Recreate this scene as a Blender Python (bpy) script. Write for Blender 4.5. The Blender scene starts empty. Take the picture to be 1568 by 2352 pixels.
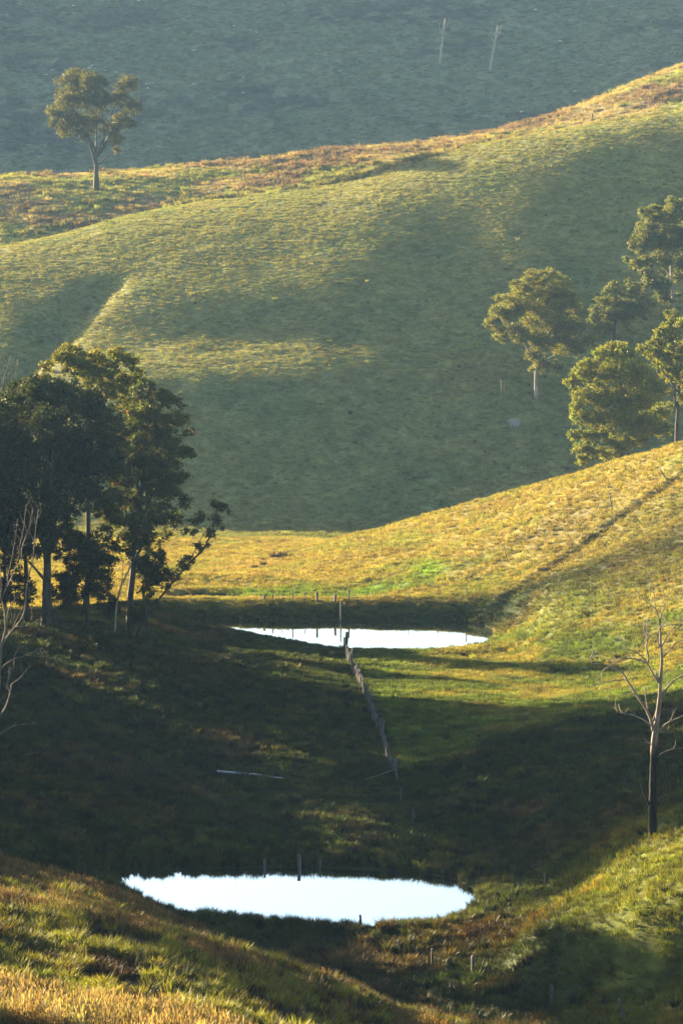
import bpy, math, random
import numpy as np
from mathutils import Vector

random.seed(7)
rng = np.random.default_rng(7)
sc = bpy.context.scene
COL = sc.collection

# ------------------------------------------------------------------ camera
FPX, CU, CV = 7000.0, 784.0, 1176.0          # focal length and centre in photo pixels (1568 x 2352)
PITCH = math.radians(7.2)
CP, SP = math.cos(PITCH), math.sin(PITCH)
cam_data = bpy.data.cameras.new('camera')
cam_data.sensor_fit = 'VERTICAL'
cam_data.sensor_height = 36.0
cam_data.lens = 36.0 * FPX / 2352.0
cam_data.clip_start = 0.5
cam_data.clip_end = 6000.0
cam = bpy.data.objects.new('camera', cam_data)
cam.location = (0, 0, 0)
cam.rotation_euler = (math.radians(90) - PITCH, 0, 0)
COL.objects.link(cam)
sc.camera = cam

# ------------------------------------------------------------------ sky and sun
SUN_AZ = math.radians(41)       # how far behind the left-hand side the sun stands
SUN_EL = math.radians(10.5)
S = Vector((-math.cos(SUN_AZ) * math.cos(SUN_EL), math.sin(SUN_AZ) * math.cos(SUN_EL), math.sin(SUN_EL)))
world = bpy.data.worlds.new('World')
sc.world = world
world.use_nodes = True
wn = world.node_tree.nodes
sky = wn.new('ShaderNodeTexSky')
sky.sky_type = 'NISHITA'
sky.sun_disc = False
sky.sun_elevation = SUN_EL
sky.sun_rotation = math.atan2(S.x, S.y)
sky.air_density = 1.0
sky.dust_density = 1.6
sky.altitude = 100
bg = wn['Background']
bg.inputs['Strength'].default_value = 0.05
world.node_tree.links.new(sky.outputs[0], bg.inputs['Color'])
sun_data = bpy.data.lights.new('sun', 'SUN')
sun_data.energy = 5.0
sun_data.angle = math.radians(0.6)
sun_data.color = (1.0, 0.81, 0.52)
sun = bpy.data.objects.new('sun', sun_data)
sun.rotation_euler = (-S).to_track_quat('-Z', 'Y').to_euler()
sun.location = (-300, 300, 200)
COL.objects.link(sun)

vs = sc.view_settings
vs.view_transform = 'Standard'
vs.look = 'None'
vs.exposure = 3.0
vs.gamma = 1.0
sc.cycles.use_denoising = True
sc.cycles.max_bounces = 6
sc.cycles.diffuse_bounces = 2
sc.cycles.transmission_bounces = 3
sc.cycles.volume_bounces = 1
sc.cycles.transparent_max_bounces = 8
sc.cycles.sample_clamp_indirect = 4.0

# ------------------------------------------------------------------ pixel <-> place
def ray(u, v):
    a, b = (u - CU) / FPX, (v - CV) / FPX
    return a, CP - b * SP, -SP - b * CP
def at(u, v, d):
    """the point seen at photo pixel (u, v) at forward distance d"""
    x, y, z = ray(u, v)
    t = d / y
    return Vector((x * t, d, z * t))
def zv(v, d):
    x, y, z = ray(0, v)
    return z / y * d
def project(X, Y, Z):
    f = Y * CP - Z * SP
    up = Y * SP + Z * CP
    return CU + FPX * X / f, CV - FPX * up / f

def pchip(xk, yk, x):
    xk, yk = np.asarray(xk, float), np.asarray(yk, float)
    h = np.diff(xk); dl = np.diff(yk) / h
    m = np.zeros_like(yk)
    ok = dl[:-1] * dl[1:] > 0
    w1, w2 = 2 * h[1:] + h[:-1], h[1:] + 2 * h[:-1]
    with np.errstate(all='ignore'):
        mm = (w1 + w2) / (w1 / dl[:-1] + w2 / dl[1:])
    m[1:-1] = np.where(ok, mm, 0)
    m[0], m[-1] = dl[0], dl[-1]
    x = np.clip(x, xk[0], xk[-1])
    i = np.clip(np.searchsorted(xk, x) - 1, 0, len(h) - 1)
    t = (x - xk[i]) / h[i]
    return ((1 + 2*t) * (1-t)**2 * yk[i] + t * (1-t)**2 * h[i] * m[i]
            + t*t*(3-2*t) * yk[i+1] + t*t*(t-1) * h[i] * m[i+1])

def hash2(ix, iy, seed):
    n = (ix.astype(np.int64) * 374761393 + iy.astype(np.int64) * 668265263 + seed * 974711) & 0xFFFFFFFF
    n = ((n ^ (n >> 13)) * 1274126177) & 0xFFFFFFFF
    return ((n ^ (n >> 16)) & 0xFFFF) / 65535.0
def vnoise(x, y, seed=0):
    x0, y0 = np.floor(x), np.floor(y)
    fx, fy = x - x0, y - y0
    fx = fx*fx*fx*(fx*(fx*6-15)+10); fy = fy*fy*fy*(fy*(fy*6-15)+10)
    ix, iy = x0.astype(np.int64), y0.astype(np.int64)
    a, b = hash2(ix, iy, seed), hash2(ix+1, iy, seed)
    c, d = hash2(ix, iy+1, seed), hash2(ix+1, iy+1, seed)
    return (a + (b-a)*fx) * (1-fy) + (c + (d-c)*fx) * fy
def fbm(x, y, seed=0, octaves=4):
    s, a, t = 0.0, 0.5, 0.0
    for k in range(octaves):
        s = s + a * vnoise(x, y, seed + k * 17); t += a
        x, y = x * 2.03 + 11.3, y * 2.03 - 7.7; a *= 0.5
    return s / t - 0.5            # about -0.5 .. 0.5
def sstep(a, b, x):
    t = np.clip((x - a) / (b - a), 0, 1)
    return t * t * (3 - 2 * t)

# ------------------------------------------------------------------ ground: visible ridge and valley lines read off the photo
# each line runs from left to right: (photo column, distance, photo row) or (column, distance, None, height)
N = None
LINES = [  # columns far left of frame: unseen hill shaped to cast shade on the valley
 [(-3200,2,N,-1.7),(784,2,N,-1.7),(4500,2,N,-1.7)],
 [(-3200,35,N,-10),(0,35,N,-13),(784,35,N,-14),(1568,35,N,-14),(4500,35,N,-10)],
 [(-3200,90,N,-20),(-600,100,N,-27),(0,112,2262),(300,112,2318),(600,115,2375),(784,118,2415),(1000,122,2450),(1250,128,N,-40.5),(1568,130,N,-40.5),(2200,130,N,-34),(4500,120,N,-20)],
 [(-3200,112,N,-23),(-600,124,N,-29.5),(0,133,2088),(200,133,2128),(400,135,2172),(600,138,2225),(784,142,2288),(900,146,2340),(1000,148,N,-44.6),(1250,150,N,-46),(1568,150,N,-45),(2200,148,N,-37),(4500,138,N,-21)],
 [(-3200,122,N,-24),(-600,138,N,-31),(0,143,2045),(200,144,2092),(400,147,2165),(600,150,2240),(784,154,2300),(1000,160,N,-47.6),(1250,160,N,-47.4),(1568,158,N,-45.6),(2200,156,N,-36.5),(4500,146,N,-20.5)],
 [(-3200,135,N,-24),(-1600,150,N,-26.5),(-600,150,N,-32),(0,152,1988),(200,154,2045),(450,158,2150),(700,163,2238),(900,168,2245),(1050,170,N,-48.1),(1150,170,N,-47.6),(1250,168,2145),(1400,166,2095),(1568,164,2050),(2200,165,N,-34),(4500,150,N,-20)],
 [(-3200,165,N,-23),(-1600,170,N,-26),(-1100,172,N,-29),(-600,174,N,-36.5),(0,173,N,-43.4),(250,179,N,-47.8),(450,180,N,-48.4),(784,178,N,-48.4),(1000,178,N,-48.4),(1120,182,N,-48.2),(1250,184,2060),(1400,181,1988),(1497,179,1920),(1568,178,1900),(2200,178,N,-32),(4500,160,N,-18)],
 [(-3200,190,N,-21),(-1600,195,N,-25),(-1100,195,N,-30),(-600,196,N,-36),(0,193,1950),(250,200,1972),(500,201,N,-48.4),(784,202,N,-48.3),(1000,202,N,-48.3),(1150,202,1948),(1300,200,1915),(1450,196,1868),(1568,194,1835),(2200,190,N,-34),(4500,180,N,-18)],
 [(-3200,215,N,-20),(-1600,215,N,-27.5),(-1100,215,N,-32.5),(-600,215,N,-37.5),(0,212,1800),(300,222,1790),(600,230,1797),(784,234,N,-50.5),(915,236,1790),(1100,232,1755),(1300,226,1715),(1568,222,1685),(2200,215,N,-36),(4500,200,N,-18)],
 [(-3200,250,N,-22),(-1600,250,N,-27.5),(-600,245,N,-37),(0,243,1622),(300,250,1622),(600,262,1640),(860,266,1640),(1100,264,1642),(1300,262,1640),(1450,262,1620),(1568,258,1605),(2200,250,N,-38),(4500,230,N,-18)],
 [(-3200,290,N,-21),(-1600,285,N,-26),(-600,280,N,-38),(0,272,1475),(200,276,1490),(400,284,1519),(600,295,1533),(784,300,1533),(1000,298,1538),(1300,292,1545),(1568,284,1525),(2200,270,N,-40),(4500,260,N,-18)],
 [(-3200,320,N,-20),(-1600,315,N,-28),(-600,310,N,-44),(0,300,1425),(200,302,1425),(400,312,N,-53.0),(500,317,N,-54.4),(650,317,N,-54.4),(784,316,N,-54.4),(1000,316,N,-54.4),(1150,314,N,-54.1),(1300,310,1450),(1568,302,1400),(2200,290,N,-38),(4500,280,N,-18)],
 [(-3200,345,N,-26),(-1600,340,N,-36),(-600,335,N,-51),(0,330,N,-53),(300,335,1385),(450,342,1380),(600,341,1382),(784,341,1382),(1000,340,1376),(1130,339,1366),(1300,330,1340),(1568,322,1292),(2200,310,N,-34),(4500,290,N,-16)],
 [(-3200,360,N,-30),(-600,352,N,-55),(0,346,N,-55.2),(300,352,N,-55),(600,353,N,-55.2),(784,352,N,-54.9),(1000,352,1345),(1130,350,1326),(1300,345,1285),(1568,340,1208),(2200,330,N,-33),(4500,300,N,-15)],
 [(-3200,385,N,-38),(-600,378,N,-57),(0,378,1347),(300,378,1342),(600,378,1335),(784,376,1310),(1000,374,1265),(1250,368,1190),(1568,358,1105),(2200,345,N,-30),(4500,320,N,-12)],
 [(-3200,425,N,-42),(-600,425,N,-59),(0,425,1285),(430,425,1280),(650,424,1270),(830,418,1229),(1000,410,1182),(1200,398,1121),(1400,386,1066),(1568,376,1019),(2200,370,N,-24),(4500,350,N,-8)],
 [(-3200,450,N,-44),(-600,450,N,-60),(0,450,1243),(430,450,1243),(650,450,1242),(830,446,N,-61.5),(1000,442,N,-60.5),(1250,432,N,-58),(1568,420,N,-50),(2200,410,N,-38),(4500,400,N,-12)],
 [(-3200,480,N,-44),(-600,478,N,-60),(0,476,1224),(430,478,1224),(830,480,1220),(1000,480,N,-62),(1250,482,N,-59),(1568,500,N,-57),(2200,480,N,-46),(4500,440,N,-12)],
 [(-3200,545,N,-40),(-600,545,N,-50),(0,549,860),(300,536,860),(500,534,860),(784,536,860),(1000,541,850),(1250,540,N,-43.5),(1568,548,N,-43.5),(2200,545,N,-34),(4500,480,N,-10)],
 [(-3200,565,N,-39),(-600,565,N,-46),(0,568,780),(300,561,780),(500,560,780),(784,556,780),(1000,566,735),(1250,563,N,-36),(1568,573,N,-33),(2200,565,N,-24),(4500,500,N,-9)],
 [(-3200,595,N,-36),(-600,595,N,-38),(0,596,655),(300,588,660),(500,583,660),(784,582,642),(1000,606,548),(1250,600,N,-22),(1568,612,N,-15),(2200,605,N,-6),(4500,530,N,-8)],
 [(-3200,640,N,-32),(-600,632,N,-30),(0,632,568),(125,636,541),(370,652,478),(590,664,442),(784,670,412),(1024,664,348),(1284,658,298),(1568,650,256),(2200,640,N,12),(4500,560,N,0)],
 [(-3200,665,N,-33),(-600,660,N,-34),(0,658,N,-29.5),(300,672,N,-23.5),(500,690,N,-18),(784,697,N,-13),(1000,702,N,-9),(1250,697,N,-6),(1568,690,N,0),(2200,680,N,8),(4500,600,N,-4)],
 [(-3200,740,N,-24),(-600,740,N,-17),(0,745,413),(350,750,386),(784,765,344),(1034,770,317),(1234,780,277),(1359,790,230),(1568,810,148),(2200,800,N,34),(4500,700,N,10)],
 [(-3200,860,N,-40),(-600,860,N,-40),(0,860,N,-40),(784,870,N,-34),(1568,880,N,-4),(2200,880,N,16),(4500,800,N,0)],
 [(-3200,945,N,-20),(0,950,N,-17),(784,955,N,-12),(1250,960,N,-4),(1568,965,N,9),(4500,900,N,10)],
 [(-3200,1120,N,28),(0,1120,N,46),(784,1120,N,47),(1300,1120,N,48),(1568,1120,N,51),(4500,1000,N,40)],
 [(-3200,1200,N,40),(0,1200,N,77),(784,1200,N,77),(1568,1200,N,78),(4500,1100,N,50)],
 [(-3200,1420,N,15),(784,1420,N,40),(4500,1300,N,30)],
 [(-3200,1680,N,-5),(784,1680,N,5),(4500,1680,N,5)],
]
def line_table(wcols):
    D, Z = [], []
    for L in LINES:
        ws, ds, zs = [], [], []
        for c in L:
            u, d = c[0], c[1]
            z = c[3] if c[2] is None else zv(c[2], d)
            if -100 <= u <= 1700:
                vv = c[2] if c[2] is not None else CV - FPX * ((d * SP + z * CP) / (d * CP - z * SP))
                w = at(u, vv, d).x / d
            else:
                w = (u - CU) / FPX
            ws.append(w); ds.append(d); zs.append(z)
        D.append(pchip(ws, ds, wcols)); Z.append(pchip(ws, zs, wcols))
    return np.array(D), np.array(Z)

frame_w = 0.1175
W = np.concatenate([np.linspace(-0.62, -0.14, 70, endpoint=False),
                    np.linspace(-0.14, 0.14, 430),
                    np.linspace(0.14, 0.5, 51)[1:]])
def seg(a, b, s):
    return np.arange(a, b, s)
DR = np.concatenate([seg(2, 80, 3), seg(80, 100, 1.0), seg(100, 210, 0.4), seg(210, 345, 0.62), seg(345, 480, 0.75),
                     seg(480, 690, 0.7), seg(690, 820, 1.0), seg(820, 940, 6), seg(940, 1140, 1.4), seg(1140, 1690, 14)])
LD, LZ = line_table(W)
ZG = np.empty((len(DR), len(W)))
for j in range(len(W)):
    ZG[:, j] = pchip(LD[:, j], LZ[:, j], DR)
XG = DR[:, None] * W[None, :]
YG = np.repeat(DR[:, None], len(W), 1)

# a light smoothing takes the creases out of the joins
def smooth(A, n):
    for _ in range(n):
        B = A.copy()
        B[1:-1, :] = 0.25*A[:-2, :] + 0.5*A[1:-1, :] + 0.25*A[2:, :]
        B[:, 1:-1] = 0.25*B[:, :-2] + 0.5*B[:, 1:-1] + 0.25*B[:, 2:]
        A = B
    return A
ZG = smooth(ZG, 6)
def blur_cols(A, sig):
    k = np.arange(-3*sig, 3*sig+1); g_ = np.exp(-0.5*(k/sig)**2); g_ /= g_.sum()
    P_ = np.pad(A, ((0,0),(3*sig,3*sig)), mode='edge')
    out = np.zeros_like(A)
    for i_, w_ in enumerate(g_): out += w_*P_[:, i_:i_+A.shape[1]]
    return out
fb = sstep(485, 500, DR)*sstep(645, 625, DR)
ZG = ZG*(1-fb[:,None]) + blur_cols(ZG, 16)*fb[:,None]

def pts(lst, z):
    """photo pixels on a level surface at height z -> ground plan"""
    out = []
    for u, v in lst:
        x, y, zz = ray(u, v)
        t = z / zz
        out.append((x*t, y*t))
    return np.array(out)
def catmull(P, n=8):
    P = np.asarray(P); m = len(P); out = []
    for i in range(m):
        p0, p1, p2, p3 = P[i-1], P[i], P[(i+1) % m], P[(i+2) % m]
        for k in range(n):
            t = k / n
            out.append(0.5*((2*p1)+(-p0+p2)*t+(2*p0-5*p1+4*p2-p3)*t*t+(-p0+3*p1-3*p2+p3)*t**3))
    return np.array(out)
def sdist(poly, X, Y):
    """signed distance to a closed outline, negative inside"""
    shp = X.shape; x, y = X.ravel(), Y.ravel()
    best = np.full(x.shape, 1e9); inside = np.zeros(x.shape, bool)
    for i in range(len(poly)):
        ax, ay = poly[i]; bx, by = poly[(i+1) % len(poly)]
        ex, ey = bx-ax, by-ay
        t = np.clip(((x-ax)*ex+(y-ay)*ey)/(ex*ex+ey*ey+1e-12), 0, 1)
        best = np.minimum(best, np.hypot(x-ax-t*ex, y-ay-t*ey))
        if ay != by:
            c = ((ay > y) != (by > y)) & (x < ex*(y-ay)/ey+ax)
            inside ^= c
    return (np.where(inside, -best, best)).reshape(shp)

Z_LOW, Z_UP, Z_SMALL = -48.9, -54.75, -55.0
POND_LOW = catmull(pts([(250,2010),(300,2050),(385,2090),(480,2106),(620,2122),(760,2133),(900,2133),(1000,2128),(1050,2108),(1080,2085),(1094,2066),(1082,2040),(1030,2018),(930,2003),(800,1995),(680,1992),(560,1993),(440,1996),(340,1999),(275,2003)], Z_LOW), 6)
POND_UP = catmull(pts([(440,1427),(466,1439),(550,1452),(640,1470),(730,1486),(800,1496),(900,1498),(1000,1496),(1085,1486),(1125,1470),(1135,1452),(1110,1438),(1050,1430),(950,1427),(800,1426),(650,1426),(560,1426),(505,1424)], Z_UP), 6)
POND_SMALL = catmull(pts([(388,1376),(400,1384),(450,1386),(520,1384),(552,1376),(540,1366),(470,1362),(410,1364)], Z_SMALL), 5)
PONDS = [(POND_LOW, Z_LOW, 3.0, 0.22), (POND_UP, Z_UP, 3.0, 0.25), (POND_SMALL, Z_SMALL, 2.0, 0.35)]

# relief: rolls, hummocks and tussock mounds
def gauss_line(X, Y, P, width):
    best = np.full(X.shape, 1e9)
    for (ax, ay), (bx, by) in zip(P[:-1], P[1:]):
        ex, ey = bx-ax, by-ay
        t = np.clip(((X-ax)*ex+(Y-ay)*ey)/(ex*ex+ey*ey), 0, 1)
        best = np.minimum(best, np.hypot(X-ax-t*ex, Y-ay-t*ey))
    return np.exp(-(best/width)**2)
def relief(X, Y):
    far = sstep(430, 520, Y)
    n = (0.9 - 0.45*far)*fbm(X/23, Y/30, 3, 3)
    n += 0.35 * fbm(X/5.2, Y/6, 5, 3)
    rough = 0.55 + 0.9*sstep(-0.02, 0.16, fbm(X/17, Y/17, 21, 2)) * sstep(430, 380, Y)
    n += rough * 0.34 * fbm(X/1.5, Y/1.7, 9, 3) * sstep(1000, 600, Y) * (1 - 0.45*far)
    n += sstep(900, 960, Y)*(5.0*fbm(X/45, Y/60, 31, 4) + 1.5*fbm(X/9, Y/11, 35, 3))
    n += 2.2*sstep(690, 720, Y)*sstep(900, 850, Y)*fbm(X/28, Y/14, 33, 3)
    return n
ZG = ZG + relief(XG, YG)
# bands on the big hill and the gully on its left flank
gul = [(at(230,668,592).x, 592), (at(190,700,583).x, 583), (at(120,780,568).x, 568), (at(40,850,551).x, 551), (at(-60,900,540).x, 540)]
ZG = ZG - 2.6*gauss_line(XG, YG, gul, 4.5)
# the old track benched across the golden hill
trk = [(at(1080,1372,333).x, 333), (at(1200,1325,341).x, 341), (at(1330,1255,350).x, 350), (at(1450,1190,357).x, 357), (at(1568,1125,362).x, 362), (at(1700,1070,366).x, 366)]
ZG = ZG + 0.26*gauss_line(XG, YG-1.0, trk, 1.2) - 0.32*gauss_line(XG, YG+0.9, trk, 0.9)
for poly, zw, bw, k in PONDS:
    sel = (np.abs(XG - poly[:,0].mean()) < 60) & (np.abs(YG - poly[:,1].mean()) < 40)
    sd = np.full(XG.shape, 99.0)
    sd[sel] = sdist(poly, XG[sel], YG[sel])
    sd = sd + 0.5*fbm(XG/1.3, YG/1.3, 77, 2)
    shore = zw + np.where(sd > 0, 0.05 + k*sd, -0.05 + 0.3*sd)
    f = sstep(bw*2.2, bw*0.3, sd)
    ZG = np.where(sd < -4, np.minimum(ZG, zw-1.2), ZG*(1-f) + np.maximum(shore, zw-1.3)*f)
    ZG = np.where((sd > 0) & (sd < 14), np.maximum(ZG, zw+0.04+0.02*sd), ZG)

DIDX = np.arange(len(DR))
def ground(X, Y):
    X, Y = np.asarray(X, float), np.asarray(Y, float)
    fi = np.interp(Y, DR, DIDX); fj = np.interp(X/Y, W, np.arange(len(W)))
    i = np.clip(fi.astype(int), 0, len(DR)-2); j = np.clip(fj.astype(int), 0, len(W)-2)
    a, b = fi-i, fj-j
    return (ZG[i,j]*(1-a)*(1-b)+ZG[i+1,j]*a*(1-b)+ZG[i,j+1]*(1-a)*b+ZG[i+1,j+1]*a*b)
def hit(u, v, near=60.0, far=1190.0):
    """first place where the line of sight through photo pixel (u, v) meets the ground"""
    x, y, z = ray(u, v)
    d = np.arange(near, far, 0.25)
    g_ = ground(d*x/y, d)
    for poly, zw, bw, k_ in PONDS:            # water counts as ground
        m_ = (np.abs(d - poly[:,1].mean()) < 16) & (abs(x/y*poly[:,1].mean() - poly[:,0].mean()) < 18)
        g_ = np.where(m_, np.maximum(g_, zw), g_)
    dz = d*z/y - g_
    k = np.argmax(dz < 0)
    if dz[k] >= 0: k = len(d)-1
    return Vector((d[k]*x/y, d[k], float(ground(d[k]*x/y, d[k]))))
# ------------------------------------------------------------------ materials
def new_mat(name):
    m = bpy.data.materials.new(name); m.use_nodes = True
    nt = m.node_tree; nt.nodes.clear()
    out = nt.nodes.new('ShaderNodeOutputMaterial')
    return m, nt, out
def nd(nt, kind, **kw):
    n = nt.nodes.new(kind)
    for k, v in kw.items():
        if k in n.inputs.keys() if hasattr(n.inputs, 'keys') else False: n.inputs[k].default_value = v
        else: setattr(n, k, v)
    return n
def lk(nt, a, b): nt.links.new(a, b)

# ------------------------------------------------------------------ colours of the ground cover
def lerp(A, B, t): return A + (np.asarray(B) - A) * t[..., None]
GREEN, LUSH, STRAW = (0.062,0.090,0.022), (0.075,0.135,0.016), (0.21,0.150,0.052)
PALE, BROWN, RUST, GOLD = (0.132,0.130,0.042), (0.105,0.070,0.038), (0.19,0.080,0.022), (0.195,0.160,0.040)
def blob(X, Y, u, v, ru, rd):
    p = hit(u, v)
    return np.exp(-((X-p.x)/(ru*p.y/FPX))**2 - ((Y-p.y)/rd)**2)
def cover(X, Y):
    shp = X.shape + (3,)
    C = np.empty(shp); C[:] = GREEN
    w = X / Y
    n1, n2, n3 = fbm(X/14, Y/14, 41, 4), fbm(X/4.5, Y/4.5, 43, 3), fbm(X/1.2, Y/1.2, 47, 2)
    near = sstep(360, 320, Y)
    # rough brown tussock country
    br = sstep(-0.02, 0.22, n1 + 0.5*n2) * near
    C = lerp(C, BROWN, 0.85*br)
    C = lerp(C, STRAW, 0.35*sstep(0.05, 0.3, n2 + 0.3*n3)*near)
    # close-cropped meadow right of the fence
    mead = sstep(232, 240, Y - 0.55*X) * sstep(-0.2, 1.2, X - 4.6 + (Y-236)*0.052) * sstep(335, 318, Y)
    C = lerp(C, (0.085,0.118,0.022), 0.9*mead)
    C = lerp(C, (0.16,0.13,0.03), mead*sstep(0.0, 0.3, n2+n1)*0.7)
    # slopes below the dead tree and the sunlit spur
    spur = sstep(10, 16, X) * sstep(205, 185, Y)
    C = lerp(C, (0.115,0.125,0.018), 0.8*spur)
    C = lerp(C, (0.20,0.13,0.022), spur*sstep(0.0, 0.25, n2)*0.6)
    # foreground: dry grass on the near spur
    fg = sstep(166, 150, Y + 0.25*X) * sstep(6, -2, X)
    C = lerp(C, (0.13,0.09,0.042), 0.8*fg*sstep(-0.25, 0.05, n2 + 0.2))
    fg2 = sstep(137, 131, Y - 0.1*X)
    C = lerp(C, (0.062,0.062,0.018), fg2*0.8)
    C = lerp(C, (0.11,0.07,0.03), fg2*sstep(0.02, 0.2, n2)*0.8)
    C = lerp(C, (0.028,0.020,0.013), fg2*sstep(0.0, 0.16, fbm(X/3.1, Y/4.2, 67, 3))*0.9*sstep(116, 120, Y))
    fg3 = sstep(112, 108, Y)
    C = lerp(C, STRAW, 0.7*fg3)
    # golden hill and valley floor
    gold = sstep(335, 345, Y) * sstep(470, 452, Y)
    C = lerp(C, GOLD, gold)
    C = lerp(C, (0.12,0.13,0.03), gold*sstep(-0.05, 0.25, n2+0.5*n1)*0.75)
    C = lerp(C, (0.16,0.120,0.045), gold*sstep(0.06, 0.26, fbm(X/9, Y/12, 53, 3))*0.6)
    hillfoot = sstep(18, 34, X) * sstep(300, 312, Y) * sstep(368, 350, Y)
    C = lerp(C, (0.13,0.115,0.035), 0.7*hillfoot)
    # big hill
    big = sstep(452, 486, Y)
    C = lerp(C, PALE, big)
    C = lerp(C, (0.085,0.105,0.034), big*sstep(0.0, 0.25, n1)*0.7)
    C = lerp(C, (0.15,0.14,0.05), big*sstep(0.0, 0.3, fbm(X/16, Y/18, 57, 4))*0.6)
    # gully scrub and second ridge
    g2 = sstep(652, 682, Y + 30*w)
    C = lerp(C, (0.17,0.135,0.06), g2)
    C = lerp(C, (0.125,0.088,0.056), g2*sstep(-0.06, 0.12, fbm(X/16, Y/11, 61, 4)))
    C = lerp(C, (0.13,0.14,0.035), g2*sstep(0.05, 0.2, fbm(X/22, Y/16, 63, 3))*0.9)
    # far hill
    f = sstep(850, 900, Y)
    C = lerp(C, (0.092,0.110,0.062), f)
    C = lerp(C, (0.045,0.05,0.036), f*sstep(0.0, 0.2, fbm(X/34, Y/22, 65, 4))*0.95)
    C = lerp(C, (0.14,0.15,0.09), f*sstep(0.02, 0.22, fbm(X/5, Y/5, 66, 3))*0.7)
    # single patches
    for (u, v, ru, rd, c, a) in [
        (1110,2150,110,5,RUST,0.95),(1230,2120,60,3,RUST,0.6),(985,2145,60,4,(0.12,0.11,0.02),0.7),
        (800,1365,260,6,LUSH,0.9),(620,1366,160,5,LUSH,0.9),(985,1310,35,6,(0.12,0.2,0.012),0.95),(880,1345,60,5,LUSH,0.7),
        (1075,1350,60,4,LUSH,0.6),(560,1300,120,8,(0.20,0.12,0.06),0.6),(450,1305,90,5,LUSH,0.5),
        (1200,1425,80,4,(0.16,0.13,0.02),0.6),(560,1945,350,4,LUSH,0.5),(900,1970,250,4,(0.05,0.085,0.015),0.8),
        (600,2000,500,2.5,(0.05,0.085,0.015),0.7),(1130,2040,60,6,(0.055,0.09,0.015),0.8)]:
        C = lerp(C, c, a*blob(X, Y, u, v, ru, rd)*np.clip(0.8+1.2*n2, 0, 1))
    # random mottling
    C = C * (1 + (0.5 + 0.6*near)*n3 + (0.35 + 0.5*near)*n2)[..., None]
    C = C * np.array([0.60, 0.60, 0.58]) * (0.74 + 0.85*gold + 1.35*big*(1-f) + 1.05*f + 0.85*mead + 0.65*spur + 0.3*fg3)[..., None]  # gain paints sunlight into hills, meadow and spur, shade into near ground
    return np.clip(C, 0.006, 0.6)

def ground_mat():
    m, nt, out = new_mat('pasture')
    b = nd(nt, 'ShaderNodeBsdfPrincipled')
    b.inputs['Roughness'].default_value = 0.95
    b.inputs['Specular IOR Level'].default_value = 0.15
    at_ = nd(nt, 'ShaderNodeAttribute', attribute_name='cover')
    geo = nd(nt, 'ShaderNodeNewGeometry')
    n1 = nd(nt, 'ShaderNodeTexNoise'); n1.inputs['Scale'].default_value = 2.2; n1.inputs['Detail'].default_value = 6; n1.inputs['Roughness'].default_value = 0.7
    n2 = nd(nt, 'ShaderNodeTexNoise'); n2.inputs['Scale'].default_value = 0.35; n2.inputs['Detail'].default_value = 5
    lk(nt, geo.outputs['Position'], n1.inputs['Vector']); lk(nt, geo.outputs['Position'], n2.inputs['Vector'])
    r1 = nd(nt, 'ShaderNodeMapRange'); r1.inputs[1].default_value = 0.25; r1.inputs[2].default_value = 0.75; r1.inputs[3].default_value = 0.5; r1.inputs[4].default_value = 1.5
    r2 = nd(nt, 'ShaderNodeMapRange'); r2.inputs[1].default_value = 0.3; r2.inputs[2].default_value = 0.7; r2.inputs[3].default_value = 0.75; r2.inputs[4].default_value = 1.2
    lk(nt, n1.outputs['Fac'], r1.inputs[0]); lk(nt, n2.outputs['Fac'], r2.inputs[0])
    mu = nd(nt, 'ShaderNodeMath', operation='MULTIPLY'); lk(nt, r1.outputs[0], mu.inputs[0]); lk(nt, r2.outputs[0], mu.inputs[1])
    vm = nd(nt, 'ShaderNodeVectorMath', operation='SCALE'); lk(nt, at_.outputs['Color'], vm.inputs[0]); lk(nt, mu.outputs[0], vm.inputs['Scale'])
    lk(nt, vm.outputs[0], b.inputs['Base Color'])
    bp = nd(nt, 'ShaderNodeBump'); bp.inputs['Strength'].default_value = 0.9; bp.inputs['Distance'].default_value = 0.12
    lk(nt, n1.outputs['Fac'], bp.inputs['Height']); lk(nt, bp.outputs[0], b.inputs['Normal'])
    lk(nt, b.outputs[0], out.inputs['Surface'])
    return m

def mesh_from(name, V, F, mat, smooth_=False):
    me = bpy.data.meshes.new(name)
    V = np.asarray(V, np.float32); F = np.asarray(F, np.int32)
    me.vertices.add(len(V)); me.vertices.foreach_set('co', V.ravel())
    k = F.shape[1]
    me.loops.add(F.size); me.loops.foreach_set('vertex_index', F.ravel())
    me.polygons.add(len(F)); me.polygons.foreach_set('loop_start', np.arange(0, F.size, k, dtype=np.int32))
    me.update(calc_edges=True)
    if smooth_: me.polygons.foreach_set('use_smooth', np.ones(len(F), bool))
    me.materials.append(mat)
    return me
def link(name, me, parent=None, loc=None):
    o = bpy.data.objects.new(name, me); COL.objects.link(o)
    if parent is not None: o.parent = parent
    if loc is not None: o.location = loc
    return o
def tag(o, label, cat, group=None):
    o['label'] = label; o['category'] = cat
    if group: o['group'] = group
    return o

nR, nC = ZG.shape
idx = np.arange(nR*nC).reshape(nR, nC)
F = np.stack([idx[:-1,:-1], idx[:-1,1:], idx[1:,1:], idx[1:,:-1]], -1).reshape(-1, 4)
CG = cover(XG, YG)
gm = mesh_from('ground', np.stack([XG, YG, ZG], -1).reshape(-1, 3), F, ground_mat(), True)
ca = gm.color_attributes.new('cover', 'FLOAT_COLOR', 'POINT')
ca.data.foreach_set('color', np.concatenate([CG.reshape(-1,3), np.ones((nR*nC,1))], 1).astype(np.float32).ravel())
g = link('ground', gm); g['kind'] = 'structure'

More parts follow.
